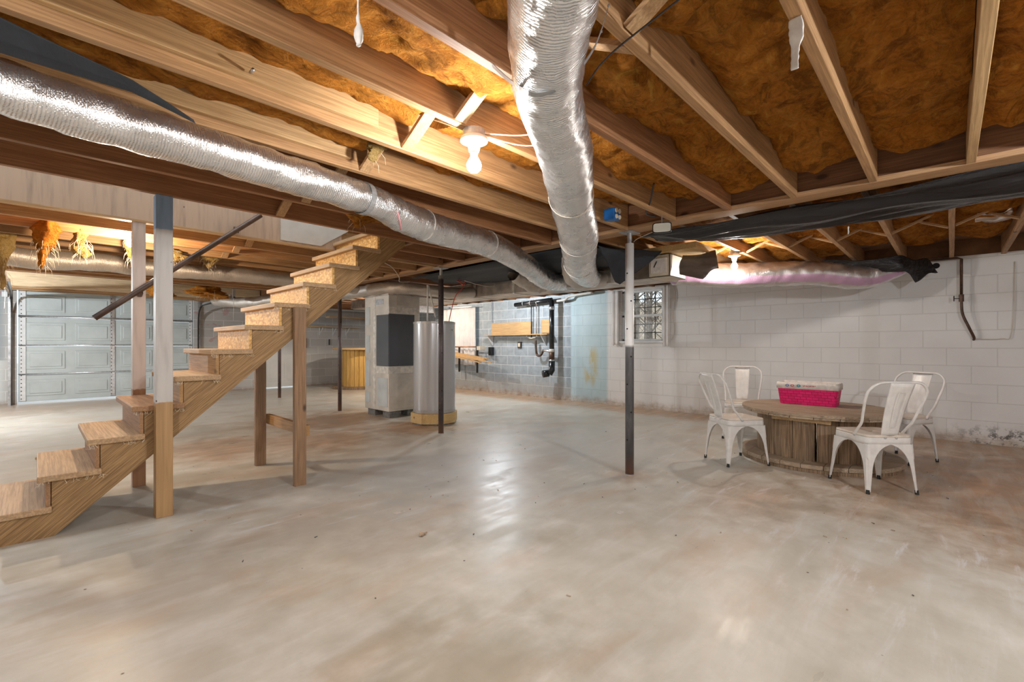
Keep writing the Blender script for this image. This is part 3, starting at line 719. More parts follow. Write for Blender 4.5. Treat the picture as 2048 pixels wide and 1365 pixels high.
def clump(p, L, w, label, mat='insul_pale', seed=0, strands=60, group='torn insulation hanging down'):
    p = V(p); b = MB(); n = 26; seg = 22; rows = []
    for i in range(n+1):
        t = i/n; r = w*(.85+.35*sin(t*5+seed))*(1-t**3)**.7*(.6+.4*min(1, t*6)) + .002
        row = []
        for j in range(seg):
            a = 2*pi*j/seg; q = V((cos(a), sin(a)*.7, 0))
            d = p+V((.25*w*sin(t*4+seed), .2*w*cos(t*3+seed), -L*t))
            k = 1+.5*NZ.noise(V((cos(a)*1.5+seed, sin(a)*1.5, t*5)))+.35*NZ.noise(V((cos(a)*4+seed, sin(a)*4, t*14)))
            row.append(d+q*r*k)
        rows.append(row)
    b.quadgrid(rows, closed=True)
    o = b.build('hanging_insulation', T[mat], label=label, cat='insulation', group=group, smooth=True)
    f = MB(); rg = random.Random(int(seed*10)+5)
    for k in range(strands):
        a = rg.uniform(0, 2*pi); t = rg.uniform(.3, .98); r = w*(1-t**2.2)**.7*.8
        s0 = p+V((cos(a)*r, sin(a)*r*.7, -L*t)); l = rg.uniform(.02, .09)
        f.tube([s0, s0+V((cos(a)*l*.4, sin(a)*l*.4, -l*.5)), s0+V((cos(a)*l*.5, sin(a)*l*.5, -l*1.2))], [.0015, .0012, .0004], 4, caps=False)
    f.build('loose_strands', T['fuzz'], o, kind='stuff')
    return o
clump((.05, 5.35, 2.12), .40, .07, 'long shaggy orange insulation clump hanging left of the stair posts, longest', 'insul', 1, 60)
clump((-.20, 6.1, 2.10), .50, .07, 'ragged insulation clump hanging at the far left edge', 'insul_pale', 2, 60)
clump((.28, 5.45, 2.10), .24, .075, 'pale insulation tuft hanging between the long clump and the second bulb', 'insul_pale', 3, 40)
clump((.62, 5.6, 2.22), .33, .045, 'small insulation tuft hanging just below the second bulb', 'insul_pale', 4, 30)
clump((.98, 5.75, 2.09), .13, .10, 'wide insulation tuft right of the painted front post', 'insul_pale', 5, 24)
clump((1.35, 6.0, 2.285), .33, .11, 'square insulation tuft above the duct left of the upper stairs', 'insul_pale', 6, 24)
clump((1.70, 3.23, 2.13), .15, .12, 'orange insulation tuft poking down beside the left duct above the stairs', 'insul', 7, 6)
clump((1.23, 2.18, 2.16), .10, .05, 'small orange insulation tuft at the end of the sistered board', 'insul_pale', 8, 3)
clump((1.55, 10.0, 2.285), .36, .30, 'ragged brown insulation sheet hanging over the right end of the garage door', 'insul', 9, 50)
clump((2.10, 9.2, 2.10), .20, .35, 'dark brown insulation mass hanging left of the upper stairs', 'insul', 10, 50)
# fibre strands
def wisp(pts, r, label, mat='white_wisp', flat=.35, nm='fibre_strand'):
    b = MB(); b.tube(pts, r, 10, smooth_path=6, rough=.004, rs=60, flat=flat); return b.build(nm, T[mat], label=label, cat='fibre strand', smooth=True)
wisp([(.58, 1.118, 2.075), (.582, 1.115, 2.03), (.58, 1.112, 1.985), (.582, 1.114, 1.95), (.584, 1.114, 1.915), (.582, 1.113, 1.885)], [.006, .004, .003, .006, .015, .008], 'white frayed fibre strand dangling at the top left of the bright bulb', flat=.7)
wisp([(1.54, .328, 2.062), (1.542, .325, 2.02), (1.548, .33, 1.97), (1.545, .33, 1.915)], [.018, .020, .011, .009], 'white torn plastic strip hanging from the joist at top right', flat=.2, nm='plastic_strip')
wisp([(4.2, .55, 1.99), (4.21, .55, 1.96), (4.2, .55, 1.93)], [.004, .006, .003], 'tiny white strip hanging from the black plastic', nm='plastic_strip')
wisp([(2.21, 1.69, 1.97), (2.19, 1.705, 1.90), (2.18, 1.71, 1.84)], [.008, .006, .002], 'white cord tail hanging from the large duct near its lower strap', nm='cord_tail')

# ================================================================== ducts
def duct(name, pts, rad, mat, label, seg=28, sp=14, rough=.010, rs=9, bands=(), caps=True):
    root = empty(name, pts[0], label, 'duct')
    b = MB(); b.tube(pts, rad, seg, caps=caps, smooth_path=sp, rough=rough, rs=rs); b.build('foil_sleeve', mat, root, smooth=True)
    return root
P_B = [(.30, .28, 1.935), (.555, .53, 1.935), (.82, .63, 1.935), (1.16, .94, 1.935), (1.72, 1.24, 1.925), (2.27, 1.50, 1.90), (2.75, 1.78, 1.86), (3.3, 2.15, 1.83), (4.0, 2.62, 1.83), (4.7, 3.08, 1.85)]
# straight alignment of the central duct: from over the camera to the trunk
P_B = [(.05, -.02, 1.94), (.60, .42, 1.94), (.83, .66, 1.94), (1.15, .94, 1.935), (1.60, 1.21, 1.93), (2.03, 1.50, 1.92), (2.58, 1.84, 1.84), (3.18, 2.26, 1.80), (3.82, 2.66, 1.84), (4.38, 2.98, 1.87), (4.86, 3.22, 1.93)]
dB = duct('flexible_duct', P_B, [.105, .107, .108, .110, .116, .120, .130, .130, .130, .12, .11], T['foil'], 'large shiny foil flexible duct running from top centre to the trunk', seg=44, sp=26, rough=.008, rs=12)
P_A = [(-1.2, 2.02, 1.95), (-.55, 2.12, 1.955), (-.05, 2.25, 1.95), (.66, 2.36, 1.96), (1.32, 2.46, 1.955), (1.85, 2.62, 1.93), (2.6, 2.78, 1.945), (3.25, 2.98, 1.90), (3.9, 3.30, 1.86), (4.35, 3.52, 1.87), (4.86, 3.72, 1.93)]
dA = duct('flexible_duct', P_A, [.088]*3+[.09, .088, .105, .105, .10, .10, .10, .10], T['foil'], 'long foil flexible duct running under the joists from the left edge', seg=40, sp=26, rough=.009, rs=13)
for pth, i, lab in ((P_A, 4, 0), ):
    pass
def band(root, c, d, r, w=.03, mat='galv_dull', name='strap', upto=None):
    c = V(c); d = V(d).normalized(); b = MB(); u = V((0, 0, 1)); sd = d.cross(u).normalized(); u = sd.cross(d); rows = []
    for e in (-w/2, w/2):
        rows.append([c+d*e+(sd*cos(a)+u*sin(a))*r for a in [2*pi*k/28 for k in range(28)]])
    b.quadgrid(rows, closed=True); o = b.build(name, T[mat], root, solid=.002); return o
band(dA, P_A[4], V(P_A[5])-V(P_A[3]), .093, .035)
band(dB, P_B[5], V(P_B[6])-V(P_B[4]), .123, .012, 'wirew', 'tie')
band(dB, P_B[6], V(P_B[7])-V(P_B[5]), .134, .014, 'tape', 'tie')
band(dB, P_B[7], V(P_B[8])-V(P_B[6]), .134, .014, 'tape', 'tie')
band(dA, P_A[5], V(P_A[6])-V(P_A[4]), .108, .010, 'tape', 'tie')
band(dA, P_A[6], V(P_A[7])-V(P_A[5]), .108, .012, 'tape', 'tie')
# pink tear in duct A
b = MB(); b.tube([(1.50+.02*k, 2.52+.004*k-.1*cos(k*.25), 1.95-.108*sin(k*.25)) for k in range(7)], .006, 6, smooth_path=4); b.build('pink_tear', plain('pink_lining', (.62, .30, .32), .8), dA, label='pink lining showing at a tear')
# hanging strap round duct B, up to the joist
st = empty('duct_strap', (1.15, .93, 1.8), 'perforated galvanised strap slung under the large foil duct', 'strap')
b = MB(); dd = V((.72, .69, 0)).normalized()
pts = [V(p) for p in ((1.114, .692, 2.06), (1.108, .713, 1.994), (1.101, .738, 1.944), (1.064, .772, 1.873), (1.032, .810, 1.836), (.997, .855, 1.823), (.974, .886, 1.838), (1.016, .992, 1.93), (1.081, 1.13, 2.062))]
P2 = []
for i in range(len(pts)-1):
    p0, p1, p2, p3 = pts[max(i-1, 0)], pts[i], pts[i+1], pts[min(i+2, len(pts)-1)]
    for k in range(6):
        t = k/6; P2.append(.5*((2*p1)+(-p0+p2)*t+(2*p0-5*p1+4*p2-p3)*t*t+(-p0+3*p1-3*p2+p3)*t**3))
P2.append(pts[-1])
b.quadgrid([[p-dd*.011 for p in P2], [p+dd*.011 for p in P2]]); b.build('band', T['galv_dull'], st, solid=.002)
b = MB()
for p in pts[:2]: b.lathe([(.0001, 0), (.004, 0), (.004, .004), (.0001, .004)], p+V((0, 0, -.004)), 8)
b.build('rivet', T['galv'], st)
# trunk
tr = empty('trunk_duct', (5.03, 5.0, 1.846), 'long boxy metal trunk duct running along behind the girder', 'duct')
b = MB(); b.box(4.80, 2.25, 1.852, 5.27, 7.3, ZJ+.02)
b.build('duct_body', T['sheetmetal'], tr, bevel=.006)
for y in (2.9, 3.7, 4.55, 5.4, 6.3):
    b = MB(); b.box(4.793, y, 1.845, 5.277, y+.05, ZJ+.024); b.build('joint_tape', T['tape'], tr)
b = MB(); b.box(4.85, 7.3, 1.90, 5.2, 9.6, ZJ+.02); b.build('duct_branch', T['sheetmetal'], tr)
# register box at right end of the trunk
rb = empty('register_box', (4.42, 2.10, 1.80), 'open pale metal duct end box hanging beside the near steel post', 'duct end')
b = MB()
for a in ((4.42, 2.04, 1.80, 4.44, 2.27, 2.03), (4.42, 2.04, 1.80, 4.80, 2.05, 2.03), (4.42, 2.26, 1.80, 4.80, 2.27, 2.03), (4.42, 2.04, 1.80, 4.80, 2.27, 1.81), (4.42, 2.04, 2.02, 4.80, 2.27, 2.03)): b.box(*a)
b.build('box', T['beige'], rb, bevel=.002)
b = MB(); b.box(4.408, 2.07, 1.84, 4.421, 2.24, 1.99); b.build('cover_panel', T['liner'], rb, bevel=.004)
b = MB(); b.bar((4.404, 2.20, 1.90), (4.404, 2.17, 1.96), .004, .008); b.build('slot', T['pipe_hole'], rb)
b = MB(); b.box(4.36, 1.75, 2.035, 4.9, 2.33, ZJ+.03); b.build('wood_backing', T['platform'], label='orange-lit plywood piece above the pale duct end box', cat='board')
P_C = [(4.86, 2.1, 1.90), (4.86, 1.85, 1.885), (4.95, 1.62, 1.865), (5.15, 1.32, 1.86), (5.45, 1.02, 1.85), (5.75, .78, 1.83), (6.05, .60, 1.80), (6.30, .47, 1.81), (6.50, .33, 1.86), (6.62, .2, 1.95)]
P_C = [(5.10, 2.30, 1.93), (5.32, 2.12, 1.925), (5.55, 1.95, 1.92), (5.72, 1.72, 1.915), (5.98, 1.44, 1.93), (6.26, 1.13, 1.935), (6.52, .84, 1.895), (6.66, .68, 1.90), (6.80, .46, 1.97), (6.84, .36, 2.05)]
duct('flexible_duct', P_C, [.13, .135, .14, .14, .14, .14, .145, .135, .10, .07], T['foil_pink'], 'foil flexible duct with a pink stripe hanging in front of the white wall', seg=30, sp=16, rough=.012, rs=12)
P_D = [(3.75, 8.6, 1.95), (3.62, 7.6, 1.95), (3.60, 6.9, 1.95), (3.62, 6.25, 1.955), (3.75, 5.90, 1.945), (4.05, 5.72, 1.93), (4.45, 5.55, 1.90), (4.80, 5.45, 1.93)]
duct('flexible_duct', P_D, .088, T['foil_dull'], 'dusty foil flexible duct passing over the furnace top', seg=24, sp=12, rough=.012)
P_E = [(-2.4, 6.55, 1.95), (-1.2, 6.45, 1.96), (-.5, 6.3, 1.955), (0, 6.35, 1.93), (.45, 6.35, 1.955), (.9, 6.35, 1.945), (1.5, 6.3, 1.96), (2.2, 6.3, 1.955), (2.9, 6.35, 1.96), (3.35, 6.5, 1.95)]
duct('flexible_duct', P_E, [.10, .10, .10, .09, .092, .085, .09, .08, .085, .085], T['foil_dull'], 'dusty foil duct beyond the stairs with insulation hanging over it', seg=26, sp=12, rough=.014)
duct('flexible_duct', [(2.45, 10.4, 1.97), (2.75, 9.6, 1.90), (3.0, 9.0, 1.93), (3.2, 8.4, 1.97)], .10, T['foil_dull'], 'short dusty duct sloping down behind the middle of the stairs', seg=22, sp=10, rough=.014)
# open torn sleeve hanging off the trunk
P_F = [(4.15, 3.95, 2.0), (4.30, 3.95, 1.95), (4.5, 3.98, 1.90), (4.7, 4.0, 1.89), (4.86, 4.02, 1.93)]
duct('torn_duct_sleeve', P_F, [.10, .10, .095, .085, .08], T['foil_dull'], 'torn open foil sleeve sticking out of the trunk duct', seg=24, sp=10, rough=.02, rs=16, caps=False)
# elbows seen under the central duct
duct('flexible_duct', [(3.45, 2.55, 1.90), (3.9, 2.85, 1.83), (4.3, 3.0, 1.82), (4.84, 3.1, 1.92)], [.09, .10, .10, .1], T['foil_dull'], 'dusty duct elbow lying just right of where the two shiny ducts end', seg=24, sp=10, rough=.012)

# ================================================================== sheets
def sheet(name, rows, mat, label, sub=True, solid=.003, fold=0, fs=6.0, cat='plastic sheet'):
    # rows: coarse grid of points -> bilinear refine
    n = 10; R_ = []
    for i in range(len(rows)-1):
        for k in range(n if i < len(rows)-2 else n+1):
            t = k/n; a = [V(p)*(1-t)+V(q)*t for p, q in zip(rows[i], rows[i+1])]
            r = []
            for j in range(len(a)-1):
                for m in range(n if j < len(a)-2 else n+1):
                    u = m/n; p = a[j]*(1-u)+a[j+1]*u
                    if fold: p = p+V((0, 0, fold*NZ.noise(V((p.x*fs, p.y*fs*.12, p.z*fs)))))
                    r.append(p)
            R_.append(r)
    b = MB(); b.quadgrid(R_); return b.build(name, mat, label=label, cat=cat, smooth=True, solid=solid)
sheet('black_plastic_sheet', [[(3.57, -1.2, 2.055), (3.75, -1.2, 1.99), (4.05, -1.2, 2.0), (4.45, -1.2, 2.05)],
                              [(3.57, -.3, 2.05), (3.75, -.3, 1.985), (4.05, -.3, 1.99), (4.30, -.32, 2.045)],
                              [(3.57, .5, 2.05), (3.75, .5, 1.98), (3.95, .5, 1.985), (4.22, .5, 2.04)],
                              [(3.57, 1.1, 2.05), (3.72, 1.1, 1.975), (3.95, 1.1, 1.98), (4.20, 1.12, 2.02)],
                              [(3.56, 1.55, 2.045), (3.68, 1.52, 1.985), (3.86, 1.48, 1.985), (4.08, 1.45, 2.0)],
                              [(3.57, 1.9, 2.045), (3.62, 1.88, 2.02), (3.67, 1.86, 2.015), (3.74, 1.84, 2.02)]],
      T['black_plastic'], 'long folded black plastic sheet stapled beneath the girder on the right', fold=.055, fs=13)
sheet('black_cloth_sheet', [[(3.60, 2.45, 2.06), (4.1, 2.42, 2.0), (4.7, 2.4, 2.05)], [(3.60, 3.4, 2.05), (4.1, 3.4, 2.0), (4.72, 3.4, 2.03)], [(3.60, 4.4, 2.05), (4.1, 4.4, 2.0), (4.74, 4.4, 2.03)], [(3.6, 5.4, 2.05), (4.1, 5.4, 2.02), (4.74, 5.4, 2.06)]],
      T['black_cloth'], 'dark cloth slung under the joists behind the two shiny ducts', fold=.04, fs=5, cat='cloth')
sheet('black_cloth_sheet', [[(3.75, 2.45, 2.06), (3.85, 2.44, 1.95), (4.02, 2.42, 1.74)], [(4.05, 2.3, 2.06), (4.06, 2.36, 1.90), (4.07, 2.40, 1.70)], [(4.37, 2.09, 2.06), (4.33, 2.14, 2.0), (4.26, 2.22, 1.90)]],
      T['black_cloth'], 'black cloth flap hanging behind the near steel post', fold=.03, cat='cloth')
sheet('black_cloth_sheet', [[(-.42, 2.02, 2.09), (-.42, 2.05, 2.02), (-.42, 2.10, 1.99)], [(-.10, 2.00, 2.07), (-.10, 2.06, 2.02), (-.10, 2.12, 2.01)], [(.24, 2.10, 2.045), (.24, 2.12, 2.03), (.24, 2.14, 2.02)], [(.44, 2.20, 2.015), (.445, 2.205, 2.01), (.45, 2.21, 2.005)]],
      T['black_cloth'], 'pointed black cloth tucked over the left foil duct', fold=.006, cat='cloth')
sheet('black_plastic_sheet', [[(6.2, 1.15, 2.07), (6.3, 1.05, 2.03), (6.4, 1.0, 1.97)], [(6.45, .75, 2.07), (6.5, .7, 2.02), (6.55, .68, 1.98)], [(6.62, .40, 2.08), (6.62, .38, 2.0), (6.66, .36, 1.93)], [(6.72, .33, 2.07), (6.75, .30, 1.94), (6.78, .28, 1.82)], [(6.95, .18, 2.05), (6.98, .14, 1.99), (7.0, .10, 1.94)]],
      T['black_plastic'], 'crumpled black plastic at the wall end of the pink-striped duct', fold=.05, fs=7)
sheet('plastic_scrap', [[(4.60, 1.98, 2.045), (4.55, 2.0, 1.90), (4.52, 1.98, 1.80)], [(4.66, 1.82, 2.02), (4.62, 1.80, 1.88), (4.60, 1.78, 1.78)], [(4.72, 1.70, 2.03), (4.68, 1.66, 1.92), (4.70, 1.66, 1.86)]],
      T['smoky_plastic'], 'dark crinkled plastic hanging between the duct end box and the striped duct', fold=.05, fs=9)

sheet('foil_scrap', [[(5.35, -.16, 2.19), (5.40, -.27, 2.17), (5.36, -.36, 2.19)], [(5.5, -.15, 2.17), (5.52, -.26, 2.155), (5.5, -.37, 2.18)], [(5.62, -.18, 2.19), (5.66, -.28, 2.165), (5.64, -.36, 2.185)]],
      foil('crumpled_foil', (.85, .83, .84), rough=.3), 'crumpled silver foil tucked in the orange insulation at the right edge', fold=.07, fs=22, cat='foil')

# ================================================================== lamps
def lamp(key, label, cord=True, real=True):
    (x, y, z), w, col = BULB[key]
    root = empty('bulb_lamp', (x, y, z), label, 'lamp', 'bare bulbs in porcelain holders')
    b = MB(); b.lathe([(.0001, .15), (.05, .15), (.05, .118), (.0001, .118)], (x, y, z), 20); b.box(x-.028, y-.028, z+.145, x+.028, y+.028, 2.064 if key == 'near' else 2.298 if key in ('shelf', 'spool', 'garage') else 2.245) ; b.build('junction_box', T['galv_dull'], root)
    b = MB(); b.lathe([(.0001, .125), (.045, .125), (.062, .112), (.062, .100), (.03, .088), (.024, .06), (.022, .055), (.0001, .055)], (x, y, z), 24); b.build('porcelain_holder', T['porcelain'], root, smooth=True)
    b = MB(); b.lathe([(.0001, .06), (.018, .06), (.018, .045), (.014, .032), (.0001, .032)], (x, y, z), 16); b.build('bulb_base', T['beige'], root, smooth=True)
    b = MB(); b.lathe([(.014, .036), (.022, .022), (.031, .006), (.034, -.008), (.030, -.024), (.018, -.036), (.0001, -.040)], (x, y, z), 20); b.build('bulb_glass', emit('bulb_glow_'+key, col, 25), root, smooth=True)
    ld = bpy.data.lights.new('bulb_light_'+key, 'POINT'); ld.energy = w; ld.color = col; ld.shadow_soft_size = .028
    lo = bpy.data.objects.new('bulb_light', ld); COL.objects.link(lo); lo.parent = root; lo.location = (0, 0, -.008)
lamp('near', 'brightly lit bare bulb on the joist left of the large foil duct')
lamp('stair', 'glowing bare bulb partly hidden by the rear painted stair post')
lamp('table', 'glowing bare bulb in front of the pink-striped duct near the white wall')
lamp('shelf', 'bare bulb hidden behind the trunk duct, lighting the blue wall')
lamp('spool', 'bare bulb hidden behind the furnace, lighting the far wooden reel')
lamp('rear_fill_a', 'added fill bulb, unseen, overhead just left of the camera')
lamp('rear_fill_b', 'added fill bulb, unseen, overhead behind and right of the camera')
lamp('garage', 'added fill bulb over the garage bay, unseen outside the left edge')

# ================================================================== steel posts
def post(x, y, r, mat, label, rough=False, top=ZJ, cols=0):
    root = empty('steel_post', (x, y, 0), label, 'post', 'steel posts under the girder')
    b = MB(); b.tube([(x, y, .006), (x, y, top-.10)], r, 24, caps=True); b.build('tube', mat, root, smooth=False)
    for p in root.children[-1].data.polygons: p.use_smooth = len(p.vertices) == 4
    b = MB(); b.tube([(x, y, top-.10), (x, y, top-.008)], r*.55, 16); b.build('jack_screw', T['galv_dull'], root)
    b = MB(); b.box(x-.075, y-.06, top-.012, x+.075, y+.06, top-.003); b.build('top_plate', T['galv_dull'], root, bevel=.002)
    b = MB(); b.box(x-.05, y-.05, 0, x+.05, y+.05, .008) if cols else b.tube([(x, y, 0), (x, y, .008)], r*1.05, 20)
    b.build('foot', T['galv_dull'], root)
    d = V((-x, -y, 0)).normalized(); h = MB()
    for k, z in enumerate([.30+.235*i for i in range(7)]):
        for s2 in (-.55, .35):
            if (k + (s2 > 0)) % 2: continue
            a = math.atan2(d.y, d.x)+s2; c = V((x+cos(a)*r*.985, y+sin(a)*r*.985, z)); n = V((cos(a), sin(a), 0)); h = MB(); t_ = V((-n.y, n.x, 0))
            ring = [c+n*.0018+(t_*cos(q)+V((0, 0, 1))*sin(q))*.0065 for q in [2*pi*j/10 for j in range(10)]]
            bi = len(h.v); h.v += [tuple(p) for p in ring]; h.f.append(tuple(range(bi, bi+10)))
            h.build('pin_hole', T['pipe_hole'], root, solid=.002)
post(3.50, 1.97, .036, T['steel_a'], 'near steel post, white upper half and blackened lower half', cols=0)
post(3.49, 4.57, .033, T['steel_b'], 'brown steel post with pin holes in front of the water heater')
post(3.50, 7.32, .031, T['steel_c'], 'thin rusty steel post left of the furnace, seen below the stringer')
post(3.50, 10.03, .031, T['steel_c'], 'farthest rusty steel post, standing before the white entry door')

# ================================================================== staircase
st_ = empty('staircase', (1.1, 4.14, 0), 'open wooden staircase with OSB risers climbing from lower left to the ceiling', 'stairs')
RUN, RISE, X0 = .2095, .1788, -.205
YN, YF = 3.725, 4.545
def nose(k): return X0+RUN*(k-1)
def sline(x): return (x-.075)*.868      # underside line of the stringers
for yy, nm in ((YN+.01, 0), (YF-.05, 1)):
    poly = [(nose(1)+.03, 0.0), (.075, 0.0)]
    xe = 2.43; ze = min(sline(xe), ZJ+.0); poly.append((ZJ/.868+.075 if False else xe, ze)); poly.append((xe, RISE*12-.04))
    for k in range(12, 0, -1):
        poly.append((nose(k)+.06, RISE*k-.036)); poly.append((nose(k)+.06, RISE*(k-1)-.036 if k > 1 else 0.0))
    # clean duplicates
    q = []
    for p in poly:
        if not q or (abs(p[0]-q[-1][0]) > 1e-4 or abs(p[1]-q[-1][1]) > 1e-4): q.append(p)
    if abs(q[0][0]-q[-1][0]) < .05 and q[-1][1] == 0: q[0] = (nose(1)+.06, 0.0); q = q[:-1]
    b = MB(); b.prism(q, lambda u, v, w: (u, w, v), yy, yy+.04); b.build('stringer', T['stringer'], st_)
for k in range(1, 13):
    x = nose(k); z = RISE*k; jx = random.uniform(-.004, .004); jy = random.uniform(-.012, .0)
    b = MB(); b.box(x+jx, YN-.008+jy, z-.036, x+.272+jx if k < 12 else 2.45, YF+.008, z); b.build('tread', T['tread'] if k not in (4,) else T['tread_dark'], st_, bevel=.005)
    b = MB(); zb = z-RISE; b.box(x+.035, YN+.001, zb+.0, x+.055, YF-.001, z-.036); b.build('riser', T['osb'] if k >= 7 else T['riser'] if k in (1, 5, 6) else T['tread_dark'], st_)
# scatter of frayed carpet fibres on tread edges
rg = random.Random(11); f = MB()
for k in range(2, 10):
    for _ in range(15):
        x = nose(k)+rg.choice((rg.uniform(.0, .05), rg.uniform(.0, .27), rg.uniform(.2, .28))); z = RISE*k-.037
        p = V((x, YN-.012, z)); f.tube([p, p+V((rg.uniform(-.012, .012), -.004, -rg.uniform(.005, .022))), p+V((rg.uniform(-.02, .02), -.004, -rg.uniform(.006, .024)))], [.0011, .001, .0006], 4, caps=False)
f.build('frayed_fibres', T['fuzz'], st_, label='frayed carpet fibres under the tread edges', kind='stuff')
# posts of the stair
b = MB(); b.box(.528, 3.632, 0, .617, 3.718, ZJ-.001); b.build('stair_post', T['post_front'], label='front stair post, white with a blue-painted top and bare foot', cat='post', bevel=.003)
b = MB(); b.box(.520, 4.556, 0, .600, 4.640, ZJ-.001); b.build('stair_post', T['post_back'], label='rear stair post, beige paint, behind the front one', cat='post', bevel=.003)
su = empty('stair_support', (1.43, 4.1, 0), 'wooden H-shaped leg frame propping the middle of the staircase', 'support')
b = MB(); b.box(1.393, 3.672, 0, 1.482, 3.712, 1.40); b.build('upright', T['studz'], su, bevel=.002)
b = MB(); b.box(1.385, 4.556, 0, 1.474, 4.595, 1.40); b.build('upright', T['studz'], su, bevel=.002)
b = MB(); b.box(1.482, 3.70, .375, 1.520, 4.60, .462); b.build('cross_rail', T['riser'], su, bevel=.002)
hr = empty('handrail', (.85, 4.48, 1.30), 'dark brown pipe handrail slanting up beside the stair posts', 'handrail')
b = MB(); b.tube([(.295, 4.48, 1.298), (1.404, 4.48, 2.272)], .021, 16); b.build('rail', T['railmetal'], hr, smooth=False)
b = MB(); b.bar((.56, 4.555, 1.50), (.56, 4.49, 1.52), .03, .05); b.build('bracket', T['railmetal'], hr, bevel=.004)
b = MB(); b.bar((1.22, 4.556, 2.13), (1.22, 4.49, 2.10), .03, .04); b.build('bracket', T['railmetal'], hr, bevel=.004)

# ================================================================== water heater
wh = empty('water_heater', (3.93, 5.30, .155), 'tall grey cylindrical water heater on a wooden platform', 'water heater')
c = (3.93, 5.30, 0); r = .293
b = MB(); b.lathe([(.0001, .162), (r, .162), (r, 1.405), (r-.006, 1.412)], c, 48); b.build('tank_body', T['heater'], wh, smooth=True)
m = wh.children[-1].modifiers.new('es', 'EDGE_SPLIT')
b = MB(); b.lathe([(r+.002, 1.395), (r+.003, 1.425), (r-.02, 1.432), (.0001, 1.438)], c, 48); b.build('top_cap', T['heater_trim'], wh)
b = MB(); b.lathe([(r+.002, .163), (r+.003, .20), (r+.001, .202)], c, 48); b.build('base_ring', T['heater_trim'], wh)
b = MB(); b.lathe([(.0001, .0), (.014, .0), (.014, .012), (.0001, .012)], (3.93, 5.30, 0), 12, 'Y')
b = MB(); a = math.atan2(-5.3, -3.93)+.95; b.tube([(3.93+cos(a)*(r-.01), 5.3+sin(a)*(r-.01), 1.31), (3.93+cos(a)*(r+.03), 5.3+sin(a)*(r+.03), 1.31)], .011, 12); b.build('relief_valve', T['galv'], wh)
for dx, dy, mt, pts in ((-.08, .05, 'pvc', [(0, 0, 1.43), (0, 0, 1.95)]), (-.06, .06, 'pvc', [(.08, -.06, 1.50), (0, -.0, 1.95)])):
    b = MB(); b.tube([(3.93+dx+p[0], 5.30+dy+p[1], p[2]) for p in pts], .012, 10); b.build('supply_pipe', T[mt], wh)
b = MB(); b.tube([(4.08, 5.16, 1.43), (4.10, 5.12, 1.62), (4.08, 5.0, 1.80), (4.2, 4.98, 1.95), (4.1, 5.1, 2.03)], .006, 8, smooth_path=8); b.build('power_cable', T['wirer'], wh)
pf = empty('heater_platform', (3.93, 5.30, 0), 'low pale wooden platform under the water heater', 'platform')
poly = [(3.93+.335*cos(a), 5.30+.335*sin(a)) for a in [R(22.5+45*k) for k in range(8)]]
b = MB(); b.prism(poly, lambda u, v, w: (u, v, w), .022, .160); b.build('box', T['platform'], pf, bevel=.003)
b = MB(); b.prism([(3.93+(u-3.93)*.93, 5.3+(v-5.3)*.93) for u, v in poly], lambda u, v, w: (u, v, w), 0, .024); b.build('foot_pad', T['cinder'], pf)

# ================================================================== furnace tower
tw = empty('furnace', (3.92, 6.40, .1), 'tall boxy furnace cabinet patched with silver foil tape, dark panels', 'furnace')
x0, x1, y0, y1, zb, zt = 3.65, 4.20, 6.05, 6.76, .10, 1.95
b = MB(); b.box(x0, y0, zb, x1, y1, zt); b.build('cabinet', T['tower'], tw, bevel=.006)
b = MB(); b.box(x0-.02, y0-.02, zt-.10, x1+.6, y1+.02, ZJ-.02); b.build('plenum', T['sheetmetal'], tw, bevel=.004)
e = .006
def pan(mat, nm, face, a0, a1, z0, z1):
    b = MB()
    if face == 'L': b.box(x0-e, a0, z0, x0+.01, a1, z1)
    else: b.box(a0, y0-e, z0, a1, y0+.01, z1)
    b.build(nm, T[mat], tw, bevel=.002)
pan('tower_dark', 'dark_panel', 'L', y0+.001, 6.40, .78, 1.56); pan('tower_dark', 'dark_panel', 'F', x0+.001, 4.10, .78, 1.57)
pan('tower_pale', 'pale_panel', 'L', y0+.03, 6.38, .17, .60); pan('tower', 'lower_panel', 'F', x0+.02, 4.17, .14, .66)
pan('galv', 'foil_patch', 'L', 6.20, 6.42, 1.72, 1.80); pan('foil_dull', 'foil_patch', 'F', 3.78, 4.12, 1.70, 1.84)
for z0, z1 in ((1.42, 1.70), (.98, 1.25), (.46, .86), (.2, .36)): pan('tower_pale', 'pale_strip', 'L', 6.60, 6.72, z0, z1)
pan('tape', 'foil_tape', 'L', 6.43, 6.50, .12, 1.85); pan('tape', 'foil_tape', 'F', x0+.001, 4.19, .67, .77); pan('tape', 'foil_tape', 'L', y0+.001, 6.42, .67, .77); pan('tape', 'foil_tape', 'F', x0+.001, 4.19, 1.58, 1.68)
for k, (xx, yy, lx, ly) in enumerate(((3.68, 6.08, .19, .19), (3.68, 6.50, .19, .22), (4.0, 6.08, .19, .19), (4.0, 6.5, .19, .22))):
    b = MB(); b.box(xx, yy, 0, xx+lx, yy+ly, .098); b.build('cinder_block', T['cinder'], label='grey cinder block under the furnace, ' + ['front left corner', 'rear left corner', 'front right corner', 'rear right corner'][k], cat='block', group='blocks under the furnace', bevel=.004)

